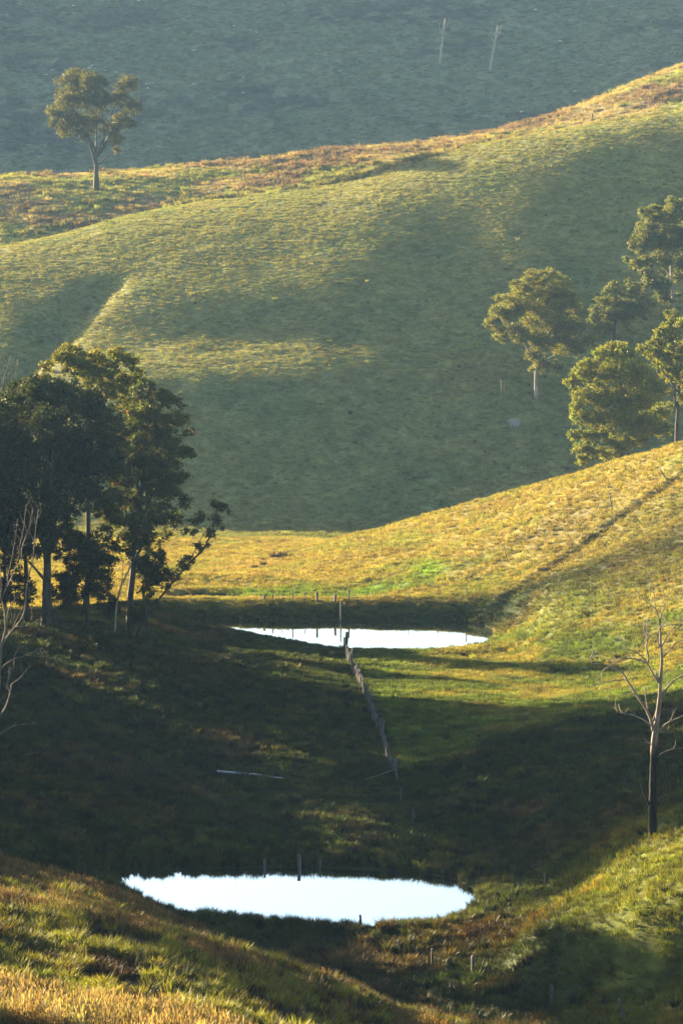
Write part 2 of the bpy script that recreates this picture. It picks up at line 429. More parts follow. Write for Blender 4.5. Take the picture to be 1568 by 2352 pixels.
# ------------------------------------------------------------------ water
def water_mat(name, mirror):
    m, nt, out = new_mat(name)
    gl = nd(nt, 'ShaderNodeBsdfGlossy'); gl.inputs['Roughness'].default_value = 0.015; gl.inputs['Color'].default_value = (0.86,0.93,1,1)
    df = nd(nt, 'ShaderNodeBsdfDiffuse'); df.inputs['Color'].default_value = (0.012,0.016,0.012,1)
    geo = nd(nt, 'ShaderNodeNewGeometry')
    mp = nd(nt, 'ShaderNodeVectorMath', operation='MULTIPLY'); mp.inputs[1].default_value = (0.6, 2.0, 1)
    nz = nd(nt, 'ShaderNodeTexNoise'); nz.inputs['Scale'].default_value = 1.2; nz.inputs['Detail'].default_value = 3
    lk(nt, geo.outputs['Position'], mp.inputs[0]); lk(nt, mp.outputs[0], nz.inputs['Vector'])
    bp = nd(nt, 'ShaderNodeBump'); bp.inputs['Strength'].default_value = 0.04; bp.inputs['Distance'].default_value = 0.03
    lk(nt, nz.outputs['Fac'], bp.inputs['Height'])
    lk(nt, bp.outputs[0], gl.inputs['Normal'])
    mx = nd(nt, 'ShaderNodeMixShader'); mx.inputs[0].default_value = mirror; lk(nt, df.outputs[0], mx.inputs[1]); lk(nt, gl.outputs[0], mx.inputs[2])
    lk(nt, mx.outputs[0], out.inputs['Surface'])
    return m
WATER = water_mat('still_water', 0.94); DARK_REFLECT = water_mat('dark_reflection_water', 0.08)  # low mirror share paints the small pond's dark reflection of its bank
for poly, zw, bw, k in PONDS:
    c = poly.mean(0)
    ring = c + (poly - c) * 1.0
    e = poly - c; ln = np.hypot(e[:,0], e[:,1])[:,None]
    outp = c + e * (1 + 1.6/ln)
    V = [(c[0], c[1], zw)] + [(p[0], p[1], zw) for p in outp]
    n = len(outp)
    Fc = [(0, 1+i, 1+(i+1) % n) for i in range(n)]
    o = link('pond', mesh_from('pond', V, Fc, DARK_REFLECT if zw == Z_SMALL else WATER)); o['kind'] = 'structure'
# ------------------------------------------------------------------ plant materials
def leaf_mat(name, trans=0.4, attr='tint', atype='GEOMETRY', rough=0.6, gain=1.0, gloss=0.06):
    m, nt, out = new_mat(name)
    a = nd(nt, 'ShaderNodeAttribute', attribute_name=attr, attribute_type=atype)
    sc_ = nd(nt, 'ShaderNodeVectorMath', operation='SCALE'); sc_.inputs['Scale'].default_value = gain
    lk(nt, a.outputs['Color'], sc_.inputs[0])
    df = nd(nt, 'ShaderNodeBsdfDiffuse'); tr = nd(nt, 'ShaderNodeBsdfTranslucent')
    tc = nd(nt, 'ShaderNodeVectorMath', operation='MULTIPLY'); tc.inputs[1].default_value = (1.25, 1.15, 0.55)
    lk(nt, sc_.outputs[0], df.inputs['Color']); lk(nt, sc_.outputs[0], tc.inputs[0]); lk(nt, tc.outputs[0], tr.inputs['Color'])
    mx = nd(nt, 'ShaderNodeMixShader'); mx.inputs[0].default_value = trans
    lk(nt, df.outputs[0], mx.inputs[1]); lk(nt, tr.outputs[0], mx.inputs[2])
    gl = nd(nt, 'ShaderNodeBsdfGlossy'); gl.inputs['Roughness'].default_value = 0.45
    m2 = nd(nt, 'ShaderNodeMixShader'); m2.inputs[0].default_value = gloss
    lk(nt, mx.outputs[0], m2.inputs[1]); lk(nt, gl.outputs[0], m2.inputs[2])
    lk(nt, m2.outputs[0], out.inputs['Surface'])
    return m
def bark_mat(name, c1, c2, scale=3.0, char=None):
    m, nt, out = new_mat(name)
    b = nd(nt, 'ShaderNodeBsdfPrincipled'); b.inputs['Roughness'].default_value = 0.9; b.inputs['Specular IOR Level'].default_value = 0.2
    geo = nd(nt, 'ShaderNodeNewGeometry')
    mp = nd(nt, 'ShaderNodeVectorMath', operation='MULTIPLY'); mp.inputs[1].default_value = (1, 1, 0.22)
    n1 = nd(nt, 'ShaderNodeTexNoise'); n1.inputs['Scale'].default_value = scale; n1.inputs['Detail'].default_value = 6
    lk(nt, geo.outputs['Position'], mp.inputs[0]); lk(nt, mp.outputs[0], n1.inputs['Vector'])
    cr = nd(nt, 'ShaderNodeValToRGB')
    cr.color_ramp.elements[0].position = 0.35; cr.color_ramp.elements[0].color = (*c1, 1)
    cr.color_ramp.elements[1].position = 0.65; cr.color_ramp.elements[1].color = (*c2, 1)
    lk(nt, n1.outputs['Fac'], cr.inputs[0])
    col = cr.outputs[0]
    if char is not None:                       # fire-blackened up to this height
        sx = nd(nt, 'ShaderNodeSeparateXYZ'); lk(nt, geo.outputs['Position'], sx.inputs[0])
        ad = nd(nt, 'ShaderNodeMath', operation='MULTIPLY_ADD'); lk(nt, n1.outputs['Fac'], ad.inputs[0]); ad.inputs[1].default_value = 2.4; lk(nt, sx.outputs['Z'], ad.inputs[2])
        mr = nd(nt, 'ShaderNodeMapRange'); mr.inputs[1].default_value = char + 0.9; mr.inputs[2].default_value = char + 1.5
        lk(nt, ad.outputs[0], mr.inputs[0])
        mxc = nd(nt, 'ShaderNodeMix', data_type='RGBA'); lk(nt, mr.outputs[0], mxc.inputs[0]); mxc.inputs[6].default_value = (0.004,0.0035,0.003,1); lk(nt, col, mxc.inputs[7])
        col = mxc.outputs[2]
    lk(nt, col, b.inputs['Base Color'])
    bp = nd(nt, 'ShaderNodeBump'); bp.inputs['Strength'].default_value = 0.6; bp.inputs['Distance'].default_value = 0.05
    lk(nt, n1.outputs['Fac'], bp.inputs['Height']); lk(nt, bp.outputs[0], b.inputs['Normal'])
    lk(nt, b.outputs[0], out.inputs['Surface'])
    return m
M_LEAF = leaf_mat('gum_leaf', 0.42, gain=0.75, gloss=0.02)
M_GRASS = leaf_mat('grass_blade', 0.45, 'tint', 'INSTANCER', gloss=0.02)
M_BARK = bark_mat('gum_bark', (0.03,0.026,0.022), (0.085,0.073,0.063))
M_BARKP = bark_mat('pale_gum_bark', (0.20,0.17,0.14), (0.38,0.34,0.29))
M_DEAD = bark_mat('bleached_wood', (0.09,0.07,0.056), (0.20,0.16,0.13), 4.0)
M_POST = bark_mat('weathered_post', (0.06,0.053,0.05), (0.16,0.145,0.135), 9.0)
M_ROCK = bark_mat('pale_rock', (0.42,0.42,0.40), (0.66,0.65,0.62), 2.0)

# ------------------------------------------------------------------ grass: scattered tufts, uncountable stuff
def blades(n, h, spread, width, lean, seed, seg2=True, hjit=0.5):
    r = np.random.default_rng(seed); V = []; Fq = []
    for i in range(n):
        a, rad = r.uniform(0, 2*math.pi), spread*math.sqrt(r.uniform(0, 1))
        x, y = rad*math.cos(a), rad*math.sin(a)
        b = a + r.normal(0, 0.8); hh = h*(1 - hjit*r.uniform(0, 1)); ln = lean*hh*r.uniform(0.3, 1.2)
        f = r.uniform(0, math.pi); wx, wy = width*math.cos(f)/2, width*math.sin(f)/2
        k = len(V)
        if seg2:
            mx, my = x+ln*0.35*math.cos(b), y+ln*0.35*math.sin(b)
            V += [(x-wx,y-wy,-0.03),(x+wx,y+wy,-0.03),(mx+wx*.8,my+wy*.8,hh*.62),(mx-wx*.8,my-wy*.8,hh*.62),(x+ln*math.cos(b),y+ln*math.sin(b),hh)]
            Fq += [(k,k+1,k+2),(k,k+2,k+3),(k+3,k+2,k+4)]
        else:
            V += [(x-wx,y-wy,-0.03),(x+wx,y+wy,-0.03),(x+ln*math.cos(b),y+ln*math.sin(b),hh)]
            Fq += [(k,k+1,k+2)]
    return V, Fq
def stems(n, h, spread, seed):
    """dry stalks with a loose seed head"""
    r = np.random.default_rng(seed); V, Fq = blades(n, h*0.55, spread, 0.02, 0.5, seed+1)
    for i in range(n):
        a, rad = r.uniform(0, 2*math.pi), spread*math.sqrt(r.uniform(0, 1))
        x, y = rad*math.cos(a), rad*math.sin(a); hh = h*r.uniform(0.45, 1.1)
        lx, ly = r.normal(0, 0.12)*hh + 0.08*hh, r.normal(0, 0.12)*hh
        f = r.uniform(0, math.pi); wx, wy = 0.009*math.cos(f), 0.009*math.sin(f)
        k = len(V)
        V += [(x-wx,y-wy,0),(x+wx,y+wy,0),(x+lx*.7+wx,y+ly*.7+wy,hh*.8),(x+lx*.7-wx,y+ly*.7-wy,hh*.8)]
        V += [(x+lx*.85+wx*2.0,y+ly*.85+wy*2.0,hh*.9),(x+lx*.85-wx*2.0,y+ly*.85-wy*2.0,hh*.9),(x+lx,y+ly,hh)]
        Fq += [(k,k+1,k+2),(k,k+2,k+3),(k+3,k+2,k+4),(k+3,k+4,k+5),(k+5,k+4,k+6)]
    return V, Fq
def tuft_collection(name, specs):
    c = bpy.data.collections.new(name)
    for i, (V, Fq) in enumerate(specs):
        o = bpy.data.objects.new('%s_blades_%d' % (name, i), mesh_from(name, V, Fq, M_GRASS)); c.objects.link(o)
    return c
def scatter(name, P, scl, tint, coll, nvar, tilt=0.12):
    n = len(P)
    me = bpy.data.meshes.new(name)
    me.vertices.add(n); me.vertices.foreach_set('co', np.asarray(P, np.float32).ravel())
    rot = np.stack([rng.normal(0, tilt, n), rng.normal(0, tilt, n), rng.uniform(0, 6.283, n)], 1).astype(np.float32)
    me.attributes.new('rot', 'FLOAT_VECTOR', 'POINT').data.foreach_set('vector', rot.ravel())
    me.attributes.new('scl', 'FLOAT', 'POINT').data.foreach_set('value', np.asarray(scl, np.float32))
    me.attributes.new('pick', 'INT', 'POINT').data.foreach_set('value', rng.integers(0, nvar, n).astype(np.int32))
    me.attributes.new('tint', 'FLOAT_COLOR', 'POINT').data.foreach_set('color', np.concatenate([tint, np.ones((n,1))], 1).astype(np.float32).ravel())
    o = link(name, me); o['kind'] = 'stuff'
    ng = bpy.data.node_groups.new(name, 'GeometryNodeTree')
    ng.interface.new_socket('Geometry', in_out='INPUT', socket_type='NodeSocketGeometry')
    ng.interface.new_socket('Geometry', in_out='OUTPUT', socket_type='NodeSocketGeometry')
    gi, go = ng.nodes.new('NodeGroupInput'), ng.nodes.new('NodeGroupOutput')
    ip = ng.nodes.new('GeometryNodeInstanceOnPoints'); ip.inputs['Pick Instance'].default_value = True
    ci = ng.nodes.new('GeometryNodeCollectionInfo'); ci.inputs['Collection'].default_value = coll
    ci.inputs['Separate Children'].default_value = True; ci.inputs['Reset Children'].default_value = True
    def attr(nm, ty):
        a = ng.nodes.new('GeometryNodeInputNamedAttribute'); a.data_type = ty; a.inputs['Name'].default_value = nm
        return a.outputs['Attribute']
    L = ng.links.new
    L(gi.outputs[0], ip.inputs['Points']); L(ci.outputs[0], ip.inputs['Instance'])
    L(attr('pick', 'INT'), ip.inputs['Instance Index']); L(attr('rot', 'FLOAT_VECTOR'), ip.inputs['Rotation']); L(attr('scl', 'FLOAT'), ip.inputs['Scale'])
    L(ip.outputs[0], go.inputs[0])
    o.modifiers.new('tufts', 'NODES').node_group = ng
    return o
def sample(n, d0, d1, wl=-0.135, wr=0.135):
    d = np.sqrt(rng.uniform(d0*d0, d1*d1, n)); x = d*rng.uniform(wl, wr, n)
    return x, d
def dry(X, Y, margin=0.0):
    """outside every pond"""
    ok = np.ones(X.shape, bool)
    for poly, zw, bw, k in PONDS:
        s = (np.abs(X-poly[:,0].mean()) < 30) & (np.abs(Y-poly[:,1].mean()) < 25)
        if s.any():
            t = ok[s]; t &= sdist(poly, X[s], Y[s]) > margin; ok[s] = t
    return ok
def place(name, X, Y, smin, smax, coll, nvar, gain=1.0, tint=None, tilt=0.12, jit=0.33):
    C = cover(X, Y) if tint is None else np.repeat(np.asarray(tint)[None, :], len(X), 0)
    C = C * gain * (1 + rng.normal(0, jit, (len(X), 1))) * (1 + rng.normal(0, 0.07, (len(X), 3)))
    return scatter(name, np.stack([X, Y, ground(X, Y)], 1), rng.uniform(smin, smax, len(X)), np.clip(C, 0.006, 0.6), coll, nvar, tilt)

TURF = tuft_collection('turf', [blades(44, 0.22, 0.34, 0.035, 0.55, 100+i, False) for i in range(5)])
TUSS = tuft_collection('tussock', [blades(60, 0.62, 0.24, 0.04, 0.75, 200+i) for i in range(5)])
DRYG = tuft_collection('dry_grass', [stems(34, 0.95, 0.42, 300+i) for i in range(5)])
RUSH = tuft_collection('rush', [blades(70, 1.0, 0.26, 0.03, 0.35, 400+i) for i in range(4)])

x, d = sample(52000, 100, 240); k = dry(x, d, 0.2) & ~((d - 0.1*x < 136) & (d > 117) & (fbm(x/3.1, d/4.2, 67, 3) > 0.02)); place('short_grass', x[k], d[k], 0.6, 1.5, TURF, 5, 1.1)
x, d = sample(52000, 240, 352); k = dry(x, d, 0.2); place('short_grass', x[k], d[k], 0.8, 1.6, TURF, 5, 1.1)
x, d = sample(40000, 352, 480); place('short_grass', x, d, 1.0, 1.9, TURF, 5, 1.1)
x, d = sample(80000, 480, 690); place('short_grass', x, d, 0.8, 1.6, TURF, 5, 1.1, jit=0.22)
x, d = sample(24000, 690, 830); place('short_grass', x, d, 1.5, 3.2, TURF, 5, 1.1)
x, d = sample(22000, 935, 1140); place('short_grass', x, d, 1.6, 3.6, TURF, 5, 1.0)
# tussocks on the rough ground
x, d = sample(42000, 118, 335); n = fbm(x/14, d/14, 41, 4) + 0.5*fbm(x/4.5, d/4.5, 43, 3)
mead = (d - 0.55*x > 236) & (x > 4.6 - (d-236)*0.052)
k = (n > rng.uniform(-0.22, 0.22, len(x))) & dry(x, d, 0.3) & ~(mead & (rng.random(len(x)) > 0.03)) & ~((x > 12) & (rng.random(len(x)) > 0.2)) & ~((d > 311) & (x < 0))
place('tussock_grass', x[k], d[k], 0.45, 1.25, TUSS, 5, 1.05, jit=0.5)
x, d = sample(5200, 342, 475); n = fbm(x/9, d/12, 53, 3); k = n > rng.uniform(-0.05, 0.3, len(x))
place('tussock_grass', x[k], d[k], 0.4, 1.0, TUSS, 5, 1.0)
x, d = sample(9000, 655, 800); n = fbm(x/16, d/11, 61, 4); k = n > rng.uniform(-0.1, 0.2, len(x))
place('gully_scrub', x[k], d[k], 0.8, 2.6, TUSS, 5, 0.95)
x, d = sample(1500, 490, 660); k = rng.random(len(x)) < 0.35
place('tussock_grass', x[k], d[k], 0.6, 1.3, TUSS, 5, 0.8)
# dry stalks in the foreground and on the near spur
x, d = sample(5200, 98, 119, -0.14, 0.06); k = (d < 109.5 + 3*fbm(x/3, d/3, 71, 2)) & (fbm(x/4, d/4, 72, 2) > -0.22)
place('tall_dry_grass', x[k], d[k], 0.3, 1.1, DRYG, 5, 1.0, (0.185,0.140,0.070), jit=0.4, tilt=0.2)
x, d = sample(9000, 132, 172, -0.14, 0.03); k = (d + 0.25*x < 163) & (fbm(x/5, d/5, 73, 2) > -0.12)
place('tall_dry_grass', x[k], d[k], 0.4, 0.8, DRYG, 5, 1.0, (0.129,0.088,0.044))
x, d = sample(7500, 109, 150, -0.14, 0.06); k = (fbm(x/2.4, d/2.4, 74, 3) > -0.02) & (fbm(x/3.1, d/4.2, 67, 3) < 0.1)
place('tussock_grass', x[k], d[k], 0.6, 1.3, TUSS, 5, 1.15, (0.115,0.115,0.017), jit=0.5)
x, d = sample(900, 138, 152, 0.0, 0.11); k = fbm(x/2.4, d/2.4, 75, 3) > 0.08
place('tall_dry_grass', x[k], d[k], 0.5, 0.9, DRYG, 5, 1.0, (0.150,0.095,0.041))
# rushes round the water
def shore_pts(poly, n, lo, hi, nz, near_bias=None):
    c = poly.mean(0); i = rng.integers(0, len(poly), n); t = rng.random(n)
    p = poly[i]*(1-t)[:,None] + poly[(i+1) % len(poly)]*t[:,None]
    e = p - c; e = e/np.hypot(e[:,0], e[:,1])[:,None]
    p = p + e*rng.uniform(lo, hi, n)[:,None]
    k = fbm(p[:,0]/1.6, p[:,1]/1.6, nz, 2) > rng.uniform(-0.25, 0.25, n)
    return p[k,0], p[k,1]
x, d = shore_pts(POND_LOW, 2600, 0.0, 2.6, 81); place('pond_rushes', x, d, 0.3, 0.85, RUSH, 4, 1.0, (0.048,0.056,0.017), jit=0.45)
x, d = shore_pts(POND_UP, 1500, 0.0, 2.0, 82); k = (d > 322) & ((d > 331) | (x > 8)); place('pond_rushes', x[k], d[k], 0.2, 0.5, RUSH, 4, 1.0, (0.054,0.058,0.020))
k = (d <= 322) & (x < 1.0); place('pond_rushes', x[k], d[k], 0.22, 0.5, RUSH, 4, 1.0, (0.041,0.041,0.017))

# ------------------------------------------------------------------ tubes, limbs, crowns
def tube(P, R, sides=7, wob=0.0, seed=0):
    P = np.asarray(P, float); R = np.asarray(R, float); n = len(P)
    r = np.random.default_rng(seed); V = []; Fq = []
    T = np.gradient(P, axis=0); T /= np.linalg.norm(T, axis=1)[:,None] + 1e-9
    ref = np.array([0.0, 1.0, 0.0])
    for i in range(n):
        a = np.cross(T[i], ref); a /= np.linalg.norm(a) + 1e-9; b = np.cross(T[i], a)
        for k in range(sides):
            th = 2*math.pi*k/sides; rr = R[i]*(1 + wob*r.uniform(-1, 1))
            V.append(P[i] + rr*(math.cos(th)*a + math.sin(th)*b))
    for i in range(n-1):
        for k in range(sides):
            k2 = (k+1) % sides
            Fq += [(i*sides+k, i*sides+k2, (i+1)*sides+k2), (i*sides+k, (i+1)*sides+k2, (i+1)*sides+k)]
    for i0, fl in ((0, False), ((n-1)*sides, True)):
        V.append(P[0] if i0 == 0 else P[-1]); c = len(V)-1
        for k in range(sides):
            t = (i0+k, i0+(k+1) % sides, c)
            Fq.append(t if fl else t[::-1])
    return V, Fq
def refine(P, R, n):
    """resample a hand-read polyline smoothly"""
    P = np.asarray(P, float); s = np.concatenate([[0], np.cumsum(np.linalg.norm(np.diff(P, axis=0), axis=1))])
    q = np.linspace(0, s[-1], n)
    if len(P) < 3: Q = np.stack([np.interp(q, s, P[:,k]) for k in range(3)], 1)
    else: Q = np.stack([0.5*pchip(s, P[:,k], q)+0.5*np.interp(q, s, P[:,k]) for k in range(3)], 1)
    return Q, np.interp(q, s, R)
def join(parts):
    V, Fq = [], []
    for v, f in parts:
        k = len(V); V += list(v); Fq += [tuple(a+k for a in t) for t in f]
    return V, Fq
def crown_mesh(blobs, leaf, density, base_col, seed, red=0.0, droop=0.5, lit=None):
    """leaf-sized faces gathered in sprays through each clump"""
    r = np.random.default_rng(seed); allV = []; allC = []
    for (p, R) in blobs:
        ns = max(10, int(10*(R/0.9)**1.4))
        u = r.normal(0, 1, (ns, 3)); u /= np.linalg.norm(u, axis=1)[:,None]
        u[:,2] = np.where((u[:,2] < 0) & (r.random(ns) < 0.35), -u[:,2], u[:,2])
        c = p + u*(R*r.uniform(0.15, 1.0, ns)**0.6)[:,None]*np.array([1, 1, 0.85])
        sr = r.uniform(0.22, 0.42, ns)*min(R, 2.4)*(1.05 if R > 1.1 else 1.5)
        total = 3.6*density*math.pi*R*R/(0.24*leaf*leaf)
        share = sr**2/np.sum(sr**2)
        for j in range(ns):
            nl = int(max(6, total*share[j]))
            q = c[j] + np.clip(r.normal(0, 0.44, (nl, 3)), -1.1, 1.1)*sr[j]*np.array([1, 1, 0.75])
            a = r.normal(0, 1, (nl, 3)); a[:,2] -= droop; a /= np.linalg.norm(a, axis=1)[:,None]
            b = np.cross(a, r.normal(0, 1, (nl, 3))); b /= np.linalg.norm(b, axis=1)[:,None] + 1e-6
            L = leaf*r.uniform(0.6, 1.25, nl)[:,None]; Wd = L*0.48
            v = np.stack([q - a*L*.5, q + b*Wd*.5, q + a*L*.5, q - b*Wd*.5], 1)
            col = np.asarray(base_col)*(1 + r.normal(0, 0.16))*(1 + r.normal(0, 0.14, (nl, 1)))*np.array([1 + r.normal(0, 0.1), 1, 1])
            if red > 0:
                k = r.random(nl) < red*(3 if r.random() < 0.25 else 0.4); col[k] = np.array([0.20, 0.07, 0.025])
            allV.append(v.reshape(-1, 3)); allC.append(np.repeat(np.clip(col, 0.005, 0.6), 4, 0))
    V = np.concatenate(allV); C = np.concatenate(allC)
    Fq = np.arange(len(V)).reshape(-1, 4)
    return V, Fq, C
def root_at(name, p, label, cat, group=None):
    o = bpy.data.objects.new(name, None); o.empty_display_size = 0.3; o.location = p; COL.objects.link(o)
    return tag(o, label, cat, group)
def part(name, root, V, Fq, mat, smooth_=True):
    V = np.asarray(V, float) - np.asarray(root.location)
    return link(name, mesh_from(name, V, Fq, mat, smooth_), root)
TREE_STATS = {}
def gum_tree(label, base, trunk, tr_px, blobs, leaf, density, col, seed, group, bark=None, deep=1.0, red=0.0, name='gum_tree', extra=(), fat=1.0):
    """trunk and crown clumps given in photo pixels at the distance of the tree's foot"""
    bark = bark or M_BARK
    r = np.random.default_rng(seed); d = base.y; px = d/FPX
    root = root_at(name, base, label, 'tree', group)
    T = [np.array(base) - np.array([0,0,0.3])] + [np.array(at(u, v, d)) for u, v in trunk]
    R = np.linspace(tr_px*px, tr_px*px*0.5, len(T)); R[0] *= 1.25
    Q, RR = refine(T, R, 9)
    wood = []; V, Fq = tube(Q, RR, 8, 0.08, seed); stem = part('trunk', root, V, Fq, bark)
    BL = []
    for (u, v, rp) in blobs:
        off = r.normal(0, 0.45)*rp*px*1.6*deep
        rp = rp*fat; BL.append((np.array(at(u, v, d + off)), rp*px))
        if rp*px > 1.0:
            s = r.choice([-1, 1])
            BL.append((np.array(at(u + r.normal(0, .3)*rp, v + r.normal(0, .3)*rp, d + off + s*rp*px*r.uniform(0.9, 1.6))), rp*px*0.9))
    tips = Q[-1]
    for (p, Rb) in BL[::5]:
        k = int(np.clip(len(Q)*0.66 + r.integers(0, 4), 3, len(Q)-1))
        a = Q[k]
        if p[2] < a[2] + 0.3: a = Q[max(2, k-3)]
        mid = 0.5*(a+p) + np.array([0, 0, 0.12*np.linalg.norm(p-a)]) + r.normal(0, 0.25, 3)
        e = p + (p-a)/(np.linalg.norm(p-a)+1e-6)*Rb*0.3
        q, rr = refine([a, mid, e], [RR[k]*0.55, RR[k]*0.3, 0.03], 7)
        wood.append(tube(q, rr, 5, 0.05, seed))
    for (pl, r0) in extra:
        q, rr = refine([np.array(at(u, v, d)) for u, v in pl], np.linspace(r0*px, r0*px*0.4, len(pl)), 9)
        wood.append(tube(q, rr, 6, 0.05, seed))
    for V, Fq in wood: link('limb', mesh_from('limb', np.asarray(V) - np.asarray(root.location), Fq, bark, True), stem)
    V, Fq, C = crown_mesh(BL, leaf, density, col, seed, red)
    o = part('crown', root, V, Fq, M_LEAF, False)
    at_ = o.data.color_attributes.new('tint', 'FLOAT_COLOR', 'POINT')
    at_.data.foreach_set('color', np.concatenate([C, np.ones((len(C),1))], 1).astype(np.float32).ravel())
    TREE_STATS[label[:20]] = len(Fq)
    return root
def cr(lst, u0, v0, k):      # readings taken in an enlarged part of the photo
    return [tuple([u0 + a[0]*k, v0 + a[1]*k] + [b*k for b in a[2:]]) for a in lst]

# ------------------------------------------------------------------ trees
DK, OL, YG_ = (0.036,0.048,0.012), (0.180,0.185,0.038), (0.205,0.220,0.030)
# lone tree on the far ridge
B = hit(222, 438, 690)
gum_tree('lone spreading gum tree on the grassy far ridge', B,
  [(221.5,400),(221,372),(221,346)], 6.2,
  cr([(320,380,70),(400,375,66),(450,385,48),(300,455,55),(380,465,72),(270,520,42),(340,555,60),(420,560,55),(470,475,55),(570,405,52),(603,382,34),(540,450,46),(605,490,44),(560,550,50),(500,600,44),(605,575,26),(300,590,44),(375,620,32),(540,640,34),(245,570,24),(545,690,20),(640,500,16),(360,330,20)], 0, 0, 0.5),
  0.45, 0.95, (0.105,0.105,0.032), 11, None, M_BARK, extra=[(cr([(442,700),(425,660),(390,610),(350,560)],0,0,.5),3.2),(cr([(442,720),(480,680),(500,620),(550,560),(600,500)],0,0,.5),3.4),(cr([(470,690),(480,590),(460,500)],0,0,.5),2.4)])
GR = 'gum trees on the shaded slope at the right'
B = hit(1231, 915, 440)
gum_tree('domed gum tree with pale slim trunk, standing alone left of the right-hand trees', B,
  [(1230,890),(1229,868),(1234,828),(1244,798)], 4.6,
  cr([(870,110,52),(950,110,48),(1000,140,48),(800,150,48),(750,210,48),(720,270,46),(695,305,34),(780,270,58),(725,350,38),(860,200,76),(960,200,68),(1030,180,46),(1040,240,58),(900,300,86),(1000,320,76),(820,360,56),(1060,330,54),(930,390,66),(1010,400,66),(1080,400,46),(1140,390,36),(1080,440,30),(880,455,36),(915,500,40),(980,500,30),(880,520,24)], 784.4, 588, 0.5),
  0.34, 1.0, OL, 12, GR, M_BARKP, fat=1.05)
k5 = (1269.8, 432.7, 0.28)
B = at(1430, 1145, 441); B.z = float(ground(B.x, B.y))
gum_tree('broad sunlit gum tree whose foot is hidden by the golden hill', B,
  cr([(560,2350),(570,2150),(590,1950),(600,1750)], *k5), 5.5,
  cr([(500,1325,86),(400,1370,86),(580,1370,96),(280,1460,76),(220,1530,74),(150,1590,56),(350,1560,100),(480,1500,105),(620,1500,115),(720,1560,115),(260,1700,86),(180,1780,56),(400,1720,105),(560,1700,115),(700,1750,120),(820,1650,95),(220,1880,76),(330,1880,86),(460,1880,105),(620,1920,115),(780,1930,115),(180,2020,56),(280,2040,76),(420,2050,95),(560,2080,105),(200,2140,56),(300,2180,66),(240,2240,56),(400,2170,76),(520,2160,76),(870,1850,95),(880,1980,86),(700,2060,80)], *k5),
  0.34, 1.15, YG_, 13, GR, fat=1.1)
B = at(1556, 1040, 452); B.z = float(ground(B.x, B.y))
gum_tree('gum tree with bare lower trunk at the right edge above the golden hill', B,
  cr([(1010,2050),(1015,1900),(1030,1650),(1050,1400)], *k5), 5.5,
  cr([(1000,1110,66),(940,1150,66),(1060,1150,86),(880,1210,66),(820,1270,56),(960,1270,86),(1060,1290,96),(740,1320,42),(690,1335,26),(800,1350,56),(900,1380,76),(1020,1420,86),(1120,1400,96),(850,1450,56),(960,1520,66),(1090,1560,86),(930,1680,46),(1100,1700,76),(960,1780,36),(1180,1250,90),(1200,1450,90)], *k5),
  0.34, 1.2, YG_, 14, GR, fat=1.15)
B = hit(1544, 742, 480)
gum_tree('tallest gum tree highest on the slope at the right edge', B,
  cr([(985,1000),(975,850),(965,700),(960,520)], *k5), 4.5,
  cr([(970,115,46),(1040,130,66),(920,180,56),(820,170,42),(780,240,66),(850,270,66),(1000,220,86),(760,310,56),(700,390,66),(820,380,86),(940,360,86),(1060,380,86),(660,460,46),(760,480,76),(880,480,86),(1000,500,86),(605,580,34),(680,610,56),(780,600,66),(900,600,76),(1020,600,76),(740,700,46),(820,740,66),(760,790,56),(860,820,56),(920,770,56),(1000,720,56),(940,930,40),(880,900,46),(1010,890,36),(1140,250,90),(1140,450,90),(1120,650,70)], *k5),
  0.36, 1.2, (0.155,0.17,0.048), 15, GR, M_BARKP, fat=1.15)
B = hit(1410, 785, 480)
gum_tree('low rounded gum tree tucked below the tallest one on the slope', B,
  cr([(500,1160),(510,1080),(520,1000)], *k5), 3.6,
  cr([(480,800,46),(460,860,56),(400,930,56),(330,1010,50),(350,1080,54),(440,1050,76),(530,950,76),(600,900,66),(620,790,44),(665,830,54),(560,1050,66),(650,1000,86),(750,950,76),(720,1060,36),(440,1150,44),(380,1160,34)], *k5),
  0.34, 1.2, (0.15,0.165,0.046), 16, GR, fat=1.15)

# the dark grove on the left bank
GL = 'gum trees of the dark grove on the left bank'
k6 = (0, 771, 0.348)
def foot(u, v, d=None):
    return hit(u, v, 200) if d is None else Vector((at(u, v, d).x, d, float(ground(at(u, v, d).x, d))))
B = foot(108, 1402, 288)
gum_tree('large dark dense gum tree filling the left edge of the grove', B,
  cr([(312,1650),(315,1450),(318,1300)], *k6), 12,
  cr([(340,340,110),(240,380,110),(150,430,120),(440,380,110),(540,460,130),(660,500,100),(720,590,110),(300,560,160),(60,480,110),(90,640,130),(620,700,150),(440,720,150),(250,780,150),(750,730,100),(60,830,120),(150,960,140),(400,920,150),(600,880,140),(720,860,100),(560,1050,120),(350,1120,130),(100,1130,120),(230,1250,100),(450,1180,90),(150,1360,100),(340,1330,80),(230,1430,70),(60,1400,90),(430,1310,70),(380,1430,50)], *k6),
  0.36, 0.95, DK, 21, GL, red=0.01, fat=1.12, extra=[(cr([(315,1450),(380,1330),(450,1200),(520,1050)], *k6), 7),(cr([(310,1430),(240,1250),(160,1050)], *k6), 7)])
B = foot(196, 1418, 310)
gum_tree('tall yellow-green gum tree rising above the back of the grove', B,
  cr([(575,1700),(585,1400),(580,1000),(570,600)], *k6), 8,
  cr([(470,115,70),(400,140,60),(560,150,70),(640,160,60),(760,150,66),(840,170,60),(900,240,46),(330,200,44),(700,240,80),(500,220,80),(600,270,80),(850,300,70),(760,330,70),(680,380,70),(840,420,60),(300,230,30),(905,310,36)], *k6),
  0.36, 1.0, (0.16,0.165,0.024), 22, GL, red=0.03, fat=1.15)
B = foot(299, 1445, 300)
